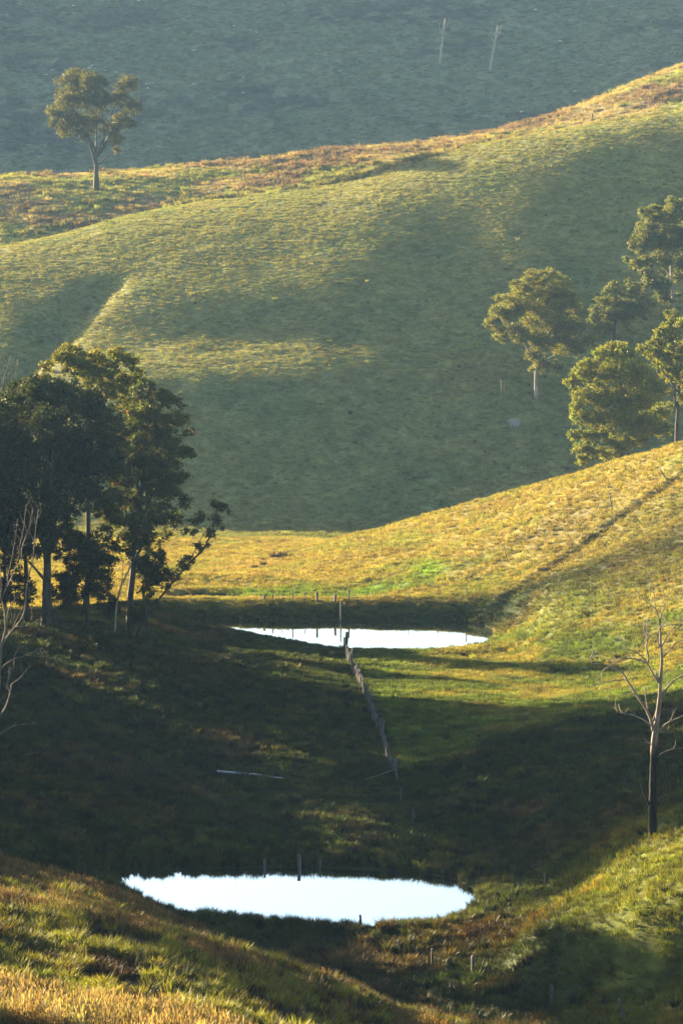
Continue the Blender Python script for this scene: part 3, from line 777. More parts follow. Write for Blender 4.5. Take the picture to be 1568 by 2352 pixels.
gum_tree('tall gum tree with layered clumps at the right of the grove', B,
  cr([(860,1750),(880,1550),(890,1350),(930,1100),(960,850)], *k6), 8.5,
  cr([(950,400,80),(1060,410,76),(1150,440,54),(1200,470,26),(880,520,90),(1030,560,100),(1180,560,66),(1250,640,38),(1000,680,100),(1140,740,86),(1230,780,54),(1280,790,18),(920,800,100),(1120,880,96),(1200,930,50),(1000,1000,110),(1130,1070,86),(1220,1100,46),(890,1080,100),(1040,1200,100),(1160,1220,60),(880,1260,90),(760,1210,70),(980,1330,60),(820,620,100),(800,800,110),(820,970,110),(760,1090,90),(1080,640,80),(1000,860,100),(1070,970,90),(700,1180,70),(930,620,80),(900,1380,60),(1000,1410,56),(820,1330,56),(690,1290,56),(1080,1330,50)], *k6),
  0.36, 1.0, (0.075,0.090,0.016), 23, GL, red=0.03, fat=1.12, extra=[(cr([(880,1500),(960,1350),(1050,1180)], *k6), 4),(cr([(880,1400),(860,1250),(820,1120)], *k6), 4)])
B = foot(302, 1462, 284)
lean = cr([(905,1960),(985,1840),(1050,1740),(1130,1640),(1220,1530),(1330,1430),(1390,1330),(1420,1230),(1430,1150)], *k6)
gum_tree('thin gum tree leaning far out to the right over the pond bank', B,
  lean, 3.2,
  cr([(1430,1125,38),(1485,1135,30),(1515,1165,12),(1330,1215,42),(1285,1225,30),(1425,1220,38),(1260,1300,34),(1390,1310,34),(1470,1275,14),(1300,1400,34),(1250,1480,34),(1200,1530,40),(1150,1590,36),(1110,1660,28),(1370,1390,20)], *k6),
  0.26, 1.0, (0.07,0.078,0.018), 24, GL, red=0.03, deep=0.6, fat=1.35)
B = foot(200, 1424, 291)
gum_tree('short bushy gum tree between the trunks of the grove', B,
  cr([(575,1780),(580,1640),(580,1500)], *k6), 5,
  cr([(500,1400,70),(560,1490,90),(480,1590,66),(640,1590,60),(620,1690,60),(720,1370,46),(740,1500,46),(470,1690,50),(560,1380,60),(690,1450,40),(420,1470,40)], *k6),
  0.26, 1.1, DK, 25, GL, fat=1.4)
B = foot(345, 1432, 290)
gum_tree('low spreading gum tree behind the right trunk of the grove', B,
  cr([(960,1780),(940,1680),(960,1600)], *k6), 3,
  cr([(1000,1560,66),(1060,1480,44),(940,1500,50),(1060,1590,40),(980,1640,40),(1110,1560,30),(1000,1720,34)], *k6),
  0.26, 1.1, DK, 26, GL, fat=1.5, extra=[(cr([(900,1700),(960,1670),(1010,1640),(1060,1650)], *k6), 2.2)])
B = foot(60, 1378, 296)
gum_tree('dark gum tree standing behind the left edge of the grove', B,
  cr([(175,1600),(170,1400),(150,1100)], *k6), 6,
  cr([(60,560,90),(20,700,90),(-60,620,110),(70,900,110),(-40,900,120),(30,1080,110),(120,1230,80),(-70,1150,110),(20,1290,90),(180,1320,60),(110,1420,50)], *k6),
  0.36, 0.9, DK, 27, GL, fat=1.1, extra=[(cr([(60,1700),(60,1450),(40,1200)], *k6), 4.5)])
B = foot(262, 1405, 292)
gum_tree('slim tilted pale sapling left of the right-hand trunk', B,
  cr([(770,1780),(800,1650),(860,1530),(900,1440)], *k6), 2.6,
  cr([(790,1420,40),(860,1440,46),(720,1560,30),(910,1400,36)], *k6), 0.26, 0.8, DK, 28, GL, M_BARKP, fat=1.2)
def bush(label, u, v, d, blobs, col, seed, dens=1.0):
    B = foot(u, v, d)
    root = root_at('bush', B, label, 'bush')
    rb = np.random.default_rng(seed)
    V, Fq, C = crown_mesh([(np.array(at(a, b_, d + rb.normal(0, .6))), r_*d/FPX) for a, b_, r_ in blobs], 0.28, dens, col, seed)
    o = part('foliage', root, V, Fq, M_LEAF, False)
    o.data.color_attributes.new('tint', 'FLOAT_COLOR', 'POINT').data.foreach_set('color', np.concatenate([C, np.ones((len(C),1))], 1).astype(np.float32).ravel())
    V, Fq = join([tube(*refine([np.array(B)-[0,0,.2], np.array(at(a, b_, d))], [0.05,0.02], 4), 5) for a, b_, r_ in blobs[:4]]); part('stem', root, V, Fq, M_BARK)
bush('dark rounded bush on the shaded bank below the grove', 222, 1500, 272, [(222,1468,20),(205,1478,18),(240,1480,18),(222,1488,18),(190,1492,12),(255,1492,12)], (0.032,0.045,0.012), 41)
bush('dark undergrowth bush at the foot of the largest grove tree', 140, 1400, 292, [(140,1330,24),(165,1345,26),(120,1360,24),(150,1372,26),(175,1378,22),(150,1395,20)], DK, 42)
bush('dark undergrowth bush at the left edge below the grove', 30, 1400, 290, [(20,1310,34),(45,1340,30),(0,1350,34),(30,1378,30),(70,1370,22),(-10,1390,24)], DK, 43)
bush('dark shaggy bush at the foot of the right-hand grove trunk', 318, 1440, 296, [(318,1405,20),(335,1415,16),(305,1418,16),(322,1428,16)], DK, 45)
bush('dark low bush between the two main grove trunks', 248, 1420, 293, [(240,1375,20),(255,1390,20),(232,1398,18),(268,1402,14),(250,1410,14)], DK, 44)
# the grove runs on to the left, out of the picture; unseen trees and added bushes here cast the valley's shadows
proto = bpy.data.objects
def pick_src(t): return next(o for o in COL.objects if o.get('label', '').startswith(t))
src = [pick_src('tall gum tree with layered'), pick_src('large dark dense'), pick_src('short bushy'), pick_src('dark undergrowth bush at the left')]
OFF = [(x_, q_ - 0.869*x_, k_, s_) for q_, x_, k_, s_ in        # q_ numbers the line of the sun's rays they stand in
   [(311.5,-45,0,.85),(311.5,-57,1,.75),(297,-43,0,.6),(297,-55,1,.5),(275,-42,1,.8),(274,-57,0,.9),(312,-43,2,1.1),(315,-46,2,1.0),(296.5,-47,2,1.1),
    (270,-43,0,1.0),(268,-60,1,.9),(256,-45,1,.9),(255,-62,0,1.0),(242,-44,0,.95),(240,-60,1,.85),(228,-42,1,.8),(227,-58,0,.95),(215,-46,1,.7),(213,-62,0,.9),(203,-54,0,.85),(202,-70,1,.75)]
   + [(q0, -43, 2, 1.5) for q0 in range(205, 276, 7)] + [(q0, -36.2, 3, 1.1) for q0 in range(220, 264, 5)]
   + [(200,-48,2,1.5),(200,-57,2,1.5),(207,-52,2,1.5),(169,-50,0,.8),(155,-52,0,.8),(162,-62,1,.8),(147,-60,1,.8)]
   + [(q0, xx, 3, 1.4) for q0 in (140,147,154,161,167,171) for xx in (-42,-49)]
   + [(q0, -42, 3, 1.4) for q0 in (276,281,286,291,296,301,306,311)] + [(206,-47,3,1.2),(211,-47,3,1.2),(216,-47,3,1.2),(221,-45,3,1.2),(128,-44,3,1.2),(134,-44,3,1.2),(132,-52,3,1.2),(214,-53,3,1.3),(219,-53,3,1.3),(225,-51,3,1.3),(231,-40,3,1.2),(236,-40,3,1.2),(241,-40,3,1.2),(160,-46,2,1.5),(168,-44,2,1.4),(152,-46,2,1.5),(123,-42,3,1.1),(127,-50,3,1.2),(121,-50,3,1.2),(174,-43,3,1.4),(174,-52,3,1.4)]]
def copy_tree(o, loc, rz, s, label):
    c = o.copy(); COL.objects.link(c); c.location = loc; c.rotation_euler.z = rz; c.scale = (s, s, s); c['label'] = label
    for ch in list(o.children):
        e = ch.copy(); COL.objects.link(e); e.parent = c
    return c
for i, (x, y, q, s) in enumerate(OFF):
    copy_tree(src[q], (x, y, float(ground(x, y)) - 0.2), i*1.3, s, 'unseen bush added beyond the left edge to block low sun' if q == 3 else 'unseen shadow-casting gum tree of the grove beyond the left edge of the picture')['group'] = 'unseen bushes added to block the sun' if q == 3 else 'grove trees beyond the left edge'

# ------------------------------------------------------------------ dead trees
def dead_tree(name, label, base, d, trunk, boughs, mat, seed, spread=0.35, twigs=True):
    r = np.random.default_rng(seed); px = d/FPX
    root = root_at(name, base, label, 'dead tree')
    P = [np.array(at(u, v, d)) for u, v, *_ in trunk]; P[0] = np.array(base) - [0,0,0.3]
    Q, R = refine(P, [max(0.012, t[2]*px) for t in trunk], 5*len(trunk))
    V, Fq = tube(Q, R, 9, 0.07, seed); part('trunk', root, V, Fq, mat)
    for b in boughs:
        r0 = b[0]; pl = b[1:]; n = len(pl)
        drift = r.uniform(-1, 1)*spread
        L = np.cumsum([0]+[math.dist(pl[i], pl[i+1]) for i in range(n-1)])*px
        pts_ = [np.array(at(u, v, d + drift*L[i])) for i, (u, v) in enumerate(pl)]
        Q, R = refine(pts_, np.linspace(r0*px, max(0.012, r0*px*0.3), n), 4*n)
        parts_ = []; V, Fq = tube(Q, R*0.92, 6, 0.12, seed); bough = part('bough', root, V, Fq, mat)
        if twigs:
            for _ in range(max(1, int(L[-1]*2.0))):
                k = r.integers(len(Q)//3, len(Q)); g = Q[k]
                t = Q[min(k+1, len(Q)-1)] - Q[max(k-1, 0)]; t /= np.linalg.norm(t)+1e-6
                e = g + (t*0.7 + r.normal(0, 0.5, 3) + [0,0,.25])*r.uniform(0.25, 0.8)
                m_ = 0.5*(g+e) + r.normal(0, 0.06, 3)
                parts_.append(tube(*refine([g, m_, e], [max(.011, R[k]*.6), .012, .007], 5), 4))
        for V, Fq in parts_: link('twig', mesh_from('twig', np.asarray(V) - np.asarray(root.location), Fq, mat, True), bough)
    return root
kr = (1316.8, 1316.8, 0.264)
B = hit(1498, 1920, 120)
M_CHAR = bark_mat('fire_blackened_wood', (0.12,0.095,0.078), (0.26,0.21,0.17), 4.0, char=zv(1316.8+1560*.264, B.y))
dead_tree('dead_tree', 'tall leafless dead tree with charred black lower trunk on the right slope', B, B.y,
  cr([(690,2290,40),(685,2000,36),(690,1700,31),(695,1500,28),(715,1350,28),(735,1200,22),(750,1050,18),(755,900,15),(765,750,13),(755,600,11),(750,480,8.5),(740,400,6.5),(710,310,5.5),(640,255,4.5),(570,180,3.5),(510,95,2.5)], *kr),
  [[r_*.264]+cr(b, *kr) for r_, b in [
   (5,[(710,310),(700,230),(690,150),(665,60),(655,0)]),
   (7,[(750,430),(765,340),(790,290),(780,240),(820,170),(833,100)]),
   (8,[(765,640),(800,560),(850,490),(920,420),(990,380)]),
   (6,[(760,470),(810,455),(900,440),(930,420)]),
   (7,[(745,640),(725,560),(740,490),(790,420),(780,385)]),
   (8,[(770,730),(820,680),(880,610),(950,580),(1010,560)]),
   (10,[(735,950),(690,880),(640,790),(560,750),(430,735),(340,790),(270,830),(210,890)]),
   (9,[(640,790),(650,740),(630,640),(640,560),(610,480),(620,410),(655,400),(655,480),(665,515)]),
   (7,[(640,780),(580,710),(500,670),(410,650),(390,635)]),
   (14,[(690,1370),(660,1250),(620,1170),(540,1050),(470,940),(410,850),(330,825),(240,790),(160,785),(150,740),(170,670)]),
   (9,[(645,1180),(625,1080),(620,990)]),
   (6,[(440,925),(330,935),(230,960),(170,975)]),
   (13,[(760,1090),(800,1010),(860,940),(951,885),(1020,860)]),
   (9,[(740,1370),(800,1310),(880,1270),(951,1240),(1020,1215)]),
   (8,[(680,1330),(600,1270),(500,1230),(390,1210),(350,1150)]),
   (5,[(375,1200),(365,1140),(360,1080)]),
   (8,[(690,1280),(705,1230),(722,1180)]),
   (8,[(720,1620),(760,1570),(850,1530),(951,1515)]),
   (6,[(670,1490),(635,1460),(600,1435)]),
   (14,[(660,2020),(630,1960),(605,1900),(585,1830),(580,1790)]),
   (7,[(605,1890),(560,1870),(535,1830)]),
   (8,[(740,930),(715,870),(720,830)]),
   (7,[(640,560),(680,540),(720,500)])]], M_CHAR, 51)
kl = (0, 1128.7, 0.2878)
B = Vector((at(-12, 1745, 214).x, 214, 0)); B.z = float(ground(B.x, B.y))
dead_tree('dead_tree', 'leafless dead tree with many thin pale boughs at the left edge', B, 214,
  cr([(-30,2180,22),(-25,1900,18),(-14,1650,15),(-2,1420,13),(10,1250,11),(45,1120,9),(55,1060,7),(68,960,5.5),(90,910,4.5),(145,825,3)], *kl),
  [[r_*.2878]+cr(b, *kl) for r_, b in [
   (9,[(10,1250),(30,1200),(110,1100),(180,1010),(205,930),(210,800),(235,660),(265,550),(275,430),(290,280),(310,140)]),
   (6,[(45,1120),(45,1000),(28,900),(15,860),(60,760),(110,650),(150,530),(160,430),(190,310),(210,100)]),
   (4,[(50,770),(70,650),(100,520),(120,400),(135,290)]),
   (4,[(165,640),(180,430),(240,280),(262,130)]),
   (5,[(110,1090),(130,1030),(155,975)]),
   (6,[(130,1080),(220,1075),(260,1000),(250,920)]),
   (4,[(228,1068),(270,1048),(325,1010)]),
   (7,[(0,1420),(60,1370),(130,1330),(240,1310),(335,1322),(390,1355)]),
   (4,[(215,1308),(280,1275),(340,1245)]),
   (9,[(-22,1830),(50,1720),(85,1600),(60,1560),(75,1450),(115,1390),(115,1320),(160,1235)]),
   (7,[(85,1600),(95,1540),(150,1500),(210,1430),(243,1375)]),
   (4,[(72,1450),(76,1415),(80,1380)]),
   (5,[(-20,1700),(5,1665),(25,1640)]),
   (5,[(-24,1960),(40,1910),(120,1870),(200,1855),(310,1860)]),
   (5,[(0,880),(15,750),(5,640),(0,520)])]], M_DEAD, 52)
# bare crown peeping over the grove at the far left
B = foot(12, 1370, 300)
dead_tree('dead_tree', 'bare twiggy dead crown above the grove at the left edge', B, 300,
  cr([(30,1700,12),(30,1000,9),(20,500,7),(20,380,5),(30,280,3.5),(60,200,2.5),(75,120,1.5)], *k6),
  [[r_*.348]+cr(b, *k6) for r_, b in [(3,[(25,360),(10,250),(-5,150)]),(3,[(28,300),(80,230),(130,190)]),(2.4,[(60,200),(30,130),(5,90)]),(3,[(22,400),(70,320),(105,280),(115,210)]),(2,[(75,330),(60,400),(-10,420)])]], M_DEAD, 53)
# two grey stags far up the back hill
for lab, pl, sd in [('thin dead trunk leaning on the back hill, left of the pair', [(1009,146,3.2),(1014,104,2.6),(1018,70,2.0),(1022,42,1.2)], 54),
                    ('thin pale dead trunk on the back hill, right of the pair', [(1124,163,2.8),(1130,128,2.6),(1137,90,2.2),(1143,58,1.3)], 55)]:
    B = hit(pl[0][0], pl[0][1], 900)
    u, v = pl[2][0], pl[2][1]
    dead_tree('dead_tree', lab, B, B.y, pl, [[1.3,(u,v),(u+9,v-14),(u+13,v-30)],[1.2,(u-1,v+12),(u-9,v-4),(u-10,v-18)]], M_BARKP, sd, twigs=False)
B = hit(1153, 918, 440)
dead_tree('dead_tree', 'slim grey dead trunk beside the domed gum tree', B, B.y, [(1153,918,2.2),(1152,895,1.8),(1150,872,1.2)], [[1.2,(1156,914),(1158,892),(1157,876)]], M_DEAD, 56, twigs=False)

# ------------------------------------------------------------------ fallen timber
def log(name, label, pl, r_px, mat, sub=(), lift=0.6):
    P = [hit(u, v) for u, v in pl]; d = P[len(P)//2].y; px = d/FPX
    root = root_at(name, P[0], label, 'log')
    Q, R = refine([np.array(p) + [0,0,r_px*px*lift] for p in P], np.linspace(r_px*px, r_px*px*0.55, len(P)), 14)
    V, Fq = tube(Q, R, 8, 0.12, 5); part('stem', root, V, Fq, mat)
    for r2, b in sub:
        P2 = [np.array(at(u, v, d-0.3*k)) for k, (u, v) in enumerate(b)]
        V, Fq = tube(*refine(P2, np.linspace(r2*px, r2*px*0.3, len(b)), 10), 6, 0.1, 6); part('branch', root, V, Fq, mat)
    return root
log('fallen_branch', 'long grey fallen branch on the brown slope at the left edge', cr([(0,2215),(130,2160),(200,2165),(350,2205),(460,2235),(610,2262)], *kl)[::-1], 2.6, M_DEAD,
    [(1.6, cr([(130,2150),(230,2095),(315,2082)], *kl)), (1.2, cr([(0,2262),(70,2247),(150,2237)], *kl))])
M_SILVER = bark_mat('silver_log', (0.30,0.31,0.33), (0.52,0.53,0.55), 3.0)
log('fallen_log', 'silvery fallen log lying in the dark hollow left of the fence', [(498,1777),(540,1781),(587,1784),(625,1790),(660,1793)], 3.2, M_SILVER, lift=1.6)
log('fallen_log', 'blackened fallen log end to end with the silvery one', [(412,1765),(450,1770),(488,1775)], 2.4, bark_mat('black_log', (0.012,0.012,0.011), (0.03,0.028,0.025)))
log('fallen_log', 'short dark log in the grass at the bottom, between two posts', [(1050,2281),(1072,2280),(1100,2282)], 4.0, bark_mat('dark_log', (0.014,0.011,0.01), (0.04,0.03,0.025)))
log('fallen_log', 'dark fallen log on the lower golden hill', [(1050,1338),(1066,1334),(1088,1326)], 4.5, bark_mat('hill_log', (0.02,0.018,0.016), (0.06,0.05,0.045)), [(1.8,[(1075,1332),(1084,1320),(1092,1318)])])

# ------------------------------------------------------------------ fences
def post_mesh(h, r, lean, seed, sides=7):
    rr = np.random.default_rng(seed); n = 5; P = []; R = []
    for k in range(n):
        t = k/(n-1); P.append((lean[0]*h*t, lean[1]*h*t, -0.25 + (h+0.25)*t)); R.append(r*(1.08-0.16*t)*(1+rr.uniform(-.06,.06)))
    V, Fq = tube(P, R, sides, 0.1, seed)
    return np.array(V), Fq
def fence(label, feet, heights, radii, leans, wires=3, group=None, every=False):
    root = root_at('wire_fence', feet[0], label, 'fence', group)
    tops = []
    for i, p in enumerate(feet):
        V, Fq = post_mesh(heights[i], radii[i], leans[i], 600+i)
        part('post', root, V + np.array(p), Fq, M_POST); tops.append((np.array(p), heights[i], leans[i]))
    for w in range(wires):
        f = 0.9 - 0.25*w
        Q = [p + np.array([l[0]*h*f, l[1]*h*f, h*f]) for p, h, l in tops]
        Q = [q for i, q in enumerate(Q)]
        V, Fq = tube(Q, [0.0028]*len(Q), 4); part('wire', root, V, Fq, M_WIRE, False)
    return root
M_WIRE, _nt, _out = new_mat('fence_wire')
_b = nd(_nt, 'ShaderNodeBsdfPrincipled'); _b.inputs['Base Color'].default_value = (0.16,0.15,0.14,1); _b.inputs['Roughness'].default_value = 0.6; _b.inputs['Metallic'].default_value = 0.6
lk(_nt, _b.outputs[0], _out.inputs['Surface'])

line = [hit(u, v, 200) for u, v in [(791,1492),(802,1522),(812,1546),(826,1570),(838,1600),(850,1628),(860,1662),(875,1695),(889,1742),(915,1797)]]
A = np.array([list(p) for p in line]); s = np.concatenate([[0], np.cumsum(np.hypot(np.diff(A[:,0]), np.diff(A[:,1])))])
q = np.arange(0, s[-1]+0.1, 1.3)
fx, fy = np.interp(q, s, A[:,0]), np.interp(q, s, A[:,1])
rr = np.random.default_rng(3)
feet = [Vector((x_ + rr.normal(0, .06), y_, float(ground(x_, y_)))) for x_, y_ in zip(fx, fy)]
nf = len(feet)
ctr = fence('long leaning post and wire fence running down the valley between the ponds', feet,
      [1.25 + rr.normal(0, .16) + (0.5 if i < 2 else 0) for i in range(nf)], [0.075 + abs(rr.normal(0, .03)) + (0.08 if i in (0,) else 0) for i in range(nf)],
      [(rr.normal(-0.03, .07), rr.normal(0, .05)) for i in range(nf)], 4)
pe = np.array(feet[-1]); V, Fq = tube([pe + [0,0,1.0], pe + [-2.6, -0.6, 0.05 + float(ground(pe[0]-2.6, pe[1]-0.6)) - pe[2]]], [0.05, 0.05], 6); part('brace', ctr, V, Fq, M_POST)
def hpx(p, px_): return px_*p.y/FPX
spec = [(437,1384,12,2.2,0),(606,1379,11,4.5,.1),(628,1378,15,2.6,-.15),(650,1377,15,1.6,-.2),(672,1378,25,2.6,0),(704,1379,19,1.6,-.3),(728,1383,25,4.5,0),(769,1385,20,5.0,0.05),(801,1380,25,3.2,0),(938,1374,17,1.4,0),(1006,1366,20,1.4,0),(1071,1365,26,2.2,0),(1166,1290,37,1.9,-.28),(1406,1172,40,2.4,-.2),(1540,1114,36,2.6,-.75)]
feet = [hit(u, v, 325) for u, v, *_ in spec]
fence('weathered post and wire fence along the upper pond dam and up the golden hill', feet, [hpx(p, t[2]) for p, t in zip(feet, spec)], [max(.05, hpx(p, t[3])*.62) for p, t in zip(feet, spec)], [(t[4], 0) for t in spec], 2)
spec = [(918,2186,28,2.2,-.15),(992,2224,46,3.0,0),(1087,2240,46,4.6,-.05),(1268,2311,48,4.2,-.06),(1438,2347,54,4.6,-.35)]
feet = [hit(u, v, 120) for u, v, *_ in spec]
fence('five old grey posts of a broken fence crossing the bottom right corner', feet, [hpx(p, t[2]) for p, t in zip(feet, spec)], [hpx(p, t[3]) for p, t in zip(feet, spec)], [(t[4], 0) for t in spec], 0)
def lone_post(label, u, v, h, r_, lean=0.0, near=120, cat='post'):
    p = hit(u, v, near); V, Fq = post_mesh(hpx(p, h), hpx(p, r_), (lean, 0), int(u))
    o = link('fence_post', mesh_from('fence_post', V, Fq, M_POST, True), None, p); tag(o, label, cat, 'single old posts')
lone_post('thick old stump post on the far bank of the lower pond', 689, 1993, 32, 4.4, -.08)
lone_post('left short post on the far bank of the lower pond', 608, 1995, 28, 3.0)
lone_post('right short post on the far bank of the lower pond, near the stump post', 734, 1994, 24, 2.6, .1)
lone_post('short post beyond the end of the valley fence', 920, 1838, 28, 2.6, 0.05)
lone_post('post standing alone in brown grass above the lower pond', 949, 1885, 26, 3.0, 0)
lone_post('thin post on the bank right of the lower pond', 1253, 2032, 28, 2.4, -.15)
lone_post('single post on the skyline of the big hill at the right', 1359, 276, 15, 1.7, 0, 600)
lone_post('tall thin stake standing against the upper pond dam', 782, 1428, 52, 1.8, 0, 325)
p = Vector((*pts([(829, 2122)], Z_LOW)[0], Z_LOW)); V, Fq = post_mesh(hpx(p, 22), hpx(p, 3), (-.1,0), 5)
o = link('fence_post', mesh_from('fence_post', V, Fq, M_POST, True), None, p); tag(o, 'short dark post standing at the near edge of the lower pond', 'post', 'single old posts')

# ------------------------------------------------------------------ old tyre
p = hit(903, 2224, 120)
def lathe_ring(prof, n=28):
    V = [(r_*math.cos(2*math.pi*i/n), r_*math.sin(2*math.pi*i/n), z) for i in range(n) for r_, z in prof]
    m = len(prof); Fq = [(i*m+j, i*m+(j+1) % m, ((i+1) % n)*m+(j+1) % m, ((i+1) % n)*m+j) for i in range(n) for j in range(m)]
    return V, Fq
m_, nt_, out_ = new_mat('old_rubber'); b_ = nd(nt_, 'ShaderNodeBsdfPrincipled'); b_.inputs['Base Color'].default_value = (0.035,0.036,0.038,1); b_.inputs['Roughness'].default_value = 0.45
nz_ = nd(nt_, 'ShaderNodeTexNoise'); nz_.inputs['Scale'].default_value = 30; bb_ = nd(nt_, 'ShaderNodeBump'); bb_.inputs['Strength'].default_value = .3; lk(nt_, nz_.outputs[0], bb_.inputs['Height']); lk(nt_, bb_.outputs[0], b_.inputs['Normal'])
lk(nt_, b_.outputs[0], out_.inputs['Surface'])
root = root_at('old_tyre', p + Vector((0,0,0.06)), 'old black tyre lying flat in the grass below the lower pond', 'tyre')
R_ = 15*p.y/FPX
V, Fq = lathe_ring([(R_*.62,0.02),(R_*.60,0.10),(R_*.66,0.19),(R_*.85,0.22),(R_*.97,0.19),(R_,0.11),(R_*.97,0.03),(R_*.85,0.0)])
link('tread', mesh_from('tread', V, Fq, m_, True), root)
V, Fq = lathe_ring([(R_*.56,0.175),(R_*.56,0.20),(R_*.64,0.215),(R_*.64,0.19)])
link('bead', mesh_from('bead', V, Fq, m_, True), root)

# ------------------------------------------------------------------ rush clumps and bushes one can pick out
def clump(name, label, u, v, w_px, h_px, col, cat, seed, near=300, n=150, group=None):
    p = hit(u, v, near); px = p.y/FPX; V, Fq = blades(n, h_px*px, w_px*px*.42, max(.05, .8*px*2.3), .5, seed)
    me = mesh_from(name, V, Fq, M_LEAF); o = link(name, me, None, p)
    C = np.asarray(col)*(1+np.random.default_rng(seed).normal(0, .2, (len(V),1)))
    me.color_attributes.new('tint', 'FLOAT_COLOR', 'POINT').data.foreach_set('color', np.clip(np.concatenate([C, np.ones((len(C),1))], 1), .005, 1).astype(np.float32).ravel())
    return tag(o, label, cat, group)
k4 = (376, 1317, 0.48); RB, RG = (0.11,0.075,0.04), (0.085,0.085,0.03)
G1 = 'rush clumps along the near shore of the upper pond'
for i, (lab, a, b, w_, h_, c_) in enumerate([
  ('broad brown rush clump on the upper pond shore, right of its centre', 1142,342,85,42,RB),
  ('wide brown rush clump at the right part of the near shore of the upper pond', 1240,345,75,48,RB),
  ('brown rush clump right beside the wide one on the upper pond shore', 1310,340,75,42,RB),
  ('small rush clump between two larger ones on the upper pond shore', 1350,338,50,34,RB),
  ('rush clump right of the small one on the upper pond shore', 1400,336,60,36,RG),
  ('narrow rush clump second from the right end of the upper pond shore', 1465,334,28,30,RG),
  ('narrow rush clump at the right end of the upper pond shore', 1498,334,38,26,RG),
  ('tiny rush tuft on the upper pond shore nearest the fence', 950,341,22,20,RG),
  ('low green tuft on the upper pond shore left of the broad brown clump', 1060,342,40,16,(0.10,0.12,0.02)),
  ('rush clump standing alone in the sunlit grass below the upper pond', 1427,386,32,30,RB),
  ('dark rush clump on the dam left of the upper pond', 183,184,36,30,(0.06,0.055,0.03))]):
    u, v = k4[0]+a*.48, k4[1]+b*.48+6
    clump('rush_clump', lab, u, v, w_*.48, h_*.48, c_, 'rushes', 700+i, 300, 130, G1 if i < 9 else None)
clump('rush_clump', 'tall dark brown rush clump on the near shore of the lower pond', 888, 2142, 54, 38, (0.075,0.055,0.035), 'rushes', 720, 120, 260)
clump('rush_clump', 'low dark rush clump left of the post at the lower pond shore', 812, 2146, 44, 28, (0.06,0.06,0.03), 'rushes', 721, 120, 220)
clump('rush_clump', 'dark rush clump on the left shore of the lower pond', 392, 2112, 60, 34, (0.05,0.06,0.025), 'rushes', 722, 120, 260)
clump('bush', 'small reddish bush on the skyline of the far ridge', 1006, 318, 16, 12, (0.14,0.08,0.04), 'bush', 723, 680, 120)
clump('bush', 'small dark bush high on the back hill at the right', 1470, 68, 14, 10, (0.05,0.055,0.03), 'bush', 724, 900, 120)
clump('bush', 'orange tuft on the upper golden slope above the dead tree', 1524, 1338, 20, 14, (0.2,0.11,0.02), 'bush', 725, 300, 90)
clump('bush', 'dark low bush on the sunlit slope left of the dead tree', 1350, 1412, 34, 10, (0.06,0.06,0.025), 'bush', 726, 280, 110)
for i, (u, v, w_, h_) in enumerate([(630,1283,26,18),(648,1279,26,16),(605,1300,18,12),(585,1306,14,10)]):
    clump('bush', ['tallest brown bush on the foot of the golden hill', 'brown bush right of the tallest one at the golden hill foot', 'small brown bush left of the tallest one at the golden hill foot', 'leftmost small brown bush at the golden hill foot'][i], u, v, w_, h_, (0.12,0.09,0.045), 'bush', 730+i, 340, 110)

# ------------------------------------------------------------------ pale rocks on the back hill, sheet of bare rock on the slope
def rock_mesh(seed):
    r = np.random.default_rng(seed); n, m = 8, 5; V = []; Fq = []
    for j in range(m+1):
        th = math.pi*j/m
        for i in range(n):
            k = 1 + r.uniform(-.22, .22)
            V.append((k*math.sin(th)*math.cos(2*math.pi*i/n), k*.75*math.sin(th)*math.sin(2*math.pi*i/n), .55*k*math.cos(th)+.2))
    for j in range(m):
        for i in range(n): Fq.append((j*n+i, (j+1)*n+i, (j+1)*n+(i+1) % n, j*n+(i+1) % n))
    return mesh_from('rock', V, Fq, M_ROCK)
RM = [rock_mesh(s_) for s_ in (1,2,3)]
rocks = [(a*.5, b*.5) for a, b in [(338,28),(637,5),(1075,120),(1178,150),(1190,184),(890,232),(518,271),(425,303),(410,312),(485,326),(533,334),(243,322),(212,345),(302,320),(672,387),(703,383),(680,407),(887,387),(1117,356),(1117,427),(1440,318),(1560,327),(656,563),(1150,139)]]
rocks += [(784+a*.5, b*.5) for a, b in [(825,515),(745,537),(890,45),(1193,383),(1315,385),(1340,377),(1070,420),(1005,190)]]
rs = np.random.default_rng(4)
for i, (u, v) in enumerate(rocks):
    p = hit(u, v, 900); o = link('rock', RM[i % 3], None, p); sz = rs.uniform(1.6, 3.2)*p.y/FPX
    o.scale = (sz*1.5, sz*1.3, sz); o.rotation_euler.z = rs.uniform(0, 6)
    tag(o, 'small pale rock dotted on the shaded back hill', 'rock', 'pale rocks scattered over the back hill')
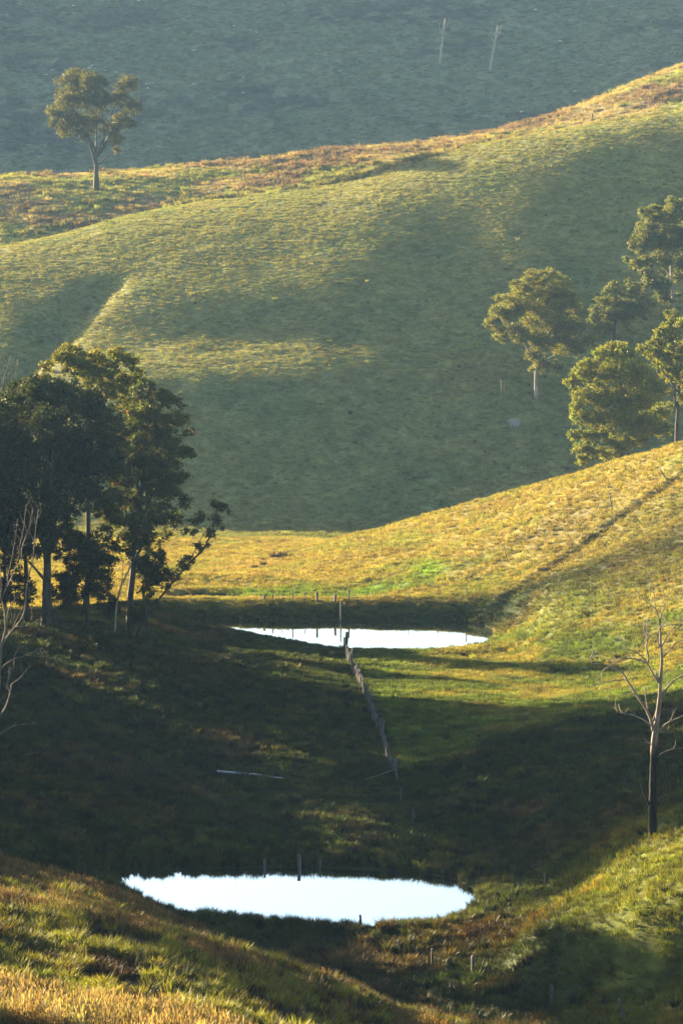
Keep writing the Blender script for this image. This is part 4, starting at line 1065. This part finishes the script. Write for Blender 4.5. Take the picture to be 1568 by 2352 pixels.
for lab, a, b, s_ in [('white rock on the skyline of the far ridge, left of the reddish bush', 338,640,3.4),('pale rock on the sunlit ridge at the upper right, left one of two', 1440,360,2.0),('pale rock on the sunlit ridge at the upper right, right one of two', 1478,358,2.0)]:
    p = hit(784+a*.5, b*.5+1, 680); o = link('rock', RM[1], None, p); sz = s_*p.y/FPX; o.scale = (sz*1.3, sz, sz); tag(o, lab, 'rock')
p = hit(1179, 971, 440); px = p.y/FPX
r = np.random.default_rng(9); n = 22; V = [(0,0,.22)]; Fq = []
for ring in (0.55, 1.0):
    for i in range(n):
        a = 2*math.pi*i/n; k = ring*(1+r.uniform(-.18,.18)); V.append((21*px*k*math.cos(a), 26*px*k*math.sin(a), 0.16 if ring < 1 else -.15))
V = np.array(V); V[:,2] += ground(V[:,0]+p.x, V[:,1]+p.y) - p.z
for i in range(n):
    Fq.append((0, 1+i, 1+(i+1) % n)); Fq += [(1+i, 1+n+i, 1+n+(i+1) % n), (1+i, 1+n+(i+1) % n, 1+(i+1) % n)]
o = link('rock_outcrop', mesh_from('rock_outcrop', V, Fq, bark_mat('bare_clay', (0.20,0.18,0.15), (0.34,0.31,0.26), 1.5)), None, p); tag(o, 'pale flat patch of bare rock in the shaded slope below the domed gum', 'rock')
# ------------------------------------------------------------------ the morning haze that fills the valley
def haze_box():
    m, nt, out = new_mat('morning_haze')
    pv = nd(nt, 'ShaderNodeVolumePrincipled')
    pv.inputs['Color'].default_value = (0.36, 0.62, 1.0, 1)
    pv.inputs['Density'].default_value = HAZE
    pv.inputs['Anisotropy'].default_value = 0.0
    lk(nt, pv.outputs[0], out.inputs['Volume'])
    x0, x1, y0, y1, z0, z1 = -1100, 900, -40, 1730, -72, 93
    V = [(x,y,z) for z in (z0,z1) for y in (y0,y1) for x in (x0,x1)]
    Fq = [(0,2,3,1),(4,5,7,6),(0,1,5,4),(1,3,7,5),(3,2,6,7),(2,0,4,6)]
    o = link('haze', mesh_from('haze', V, Fq, m)); o['kind'] = 'stuff'
HAZE = 0.000072
haze_box()
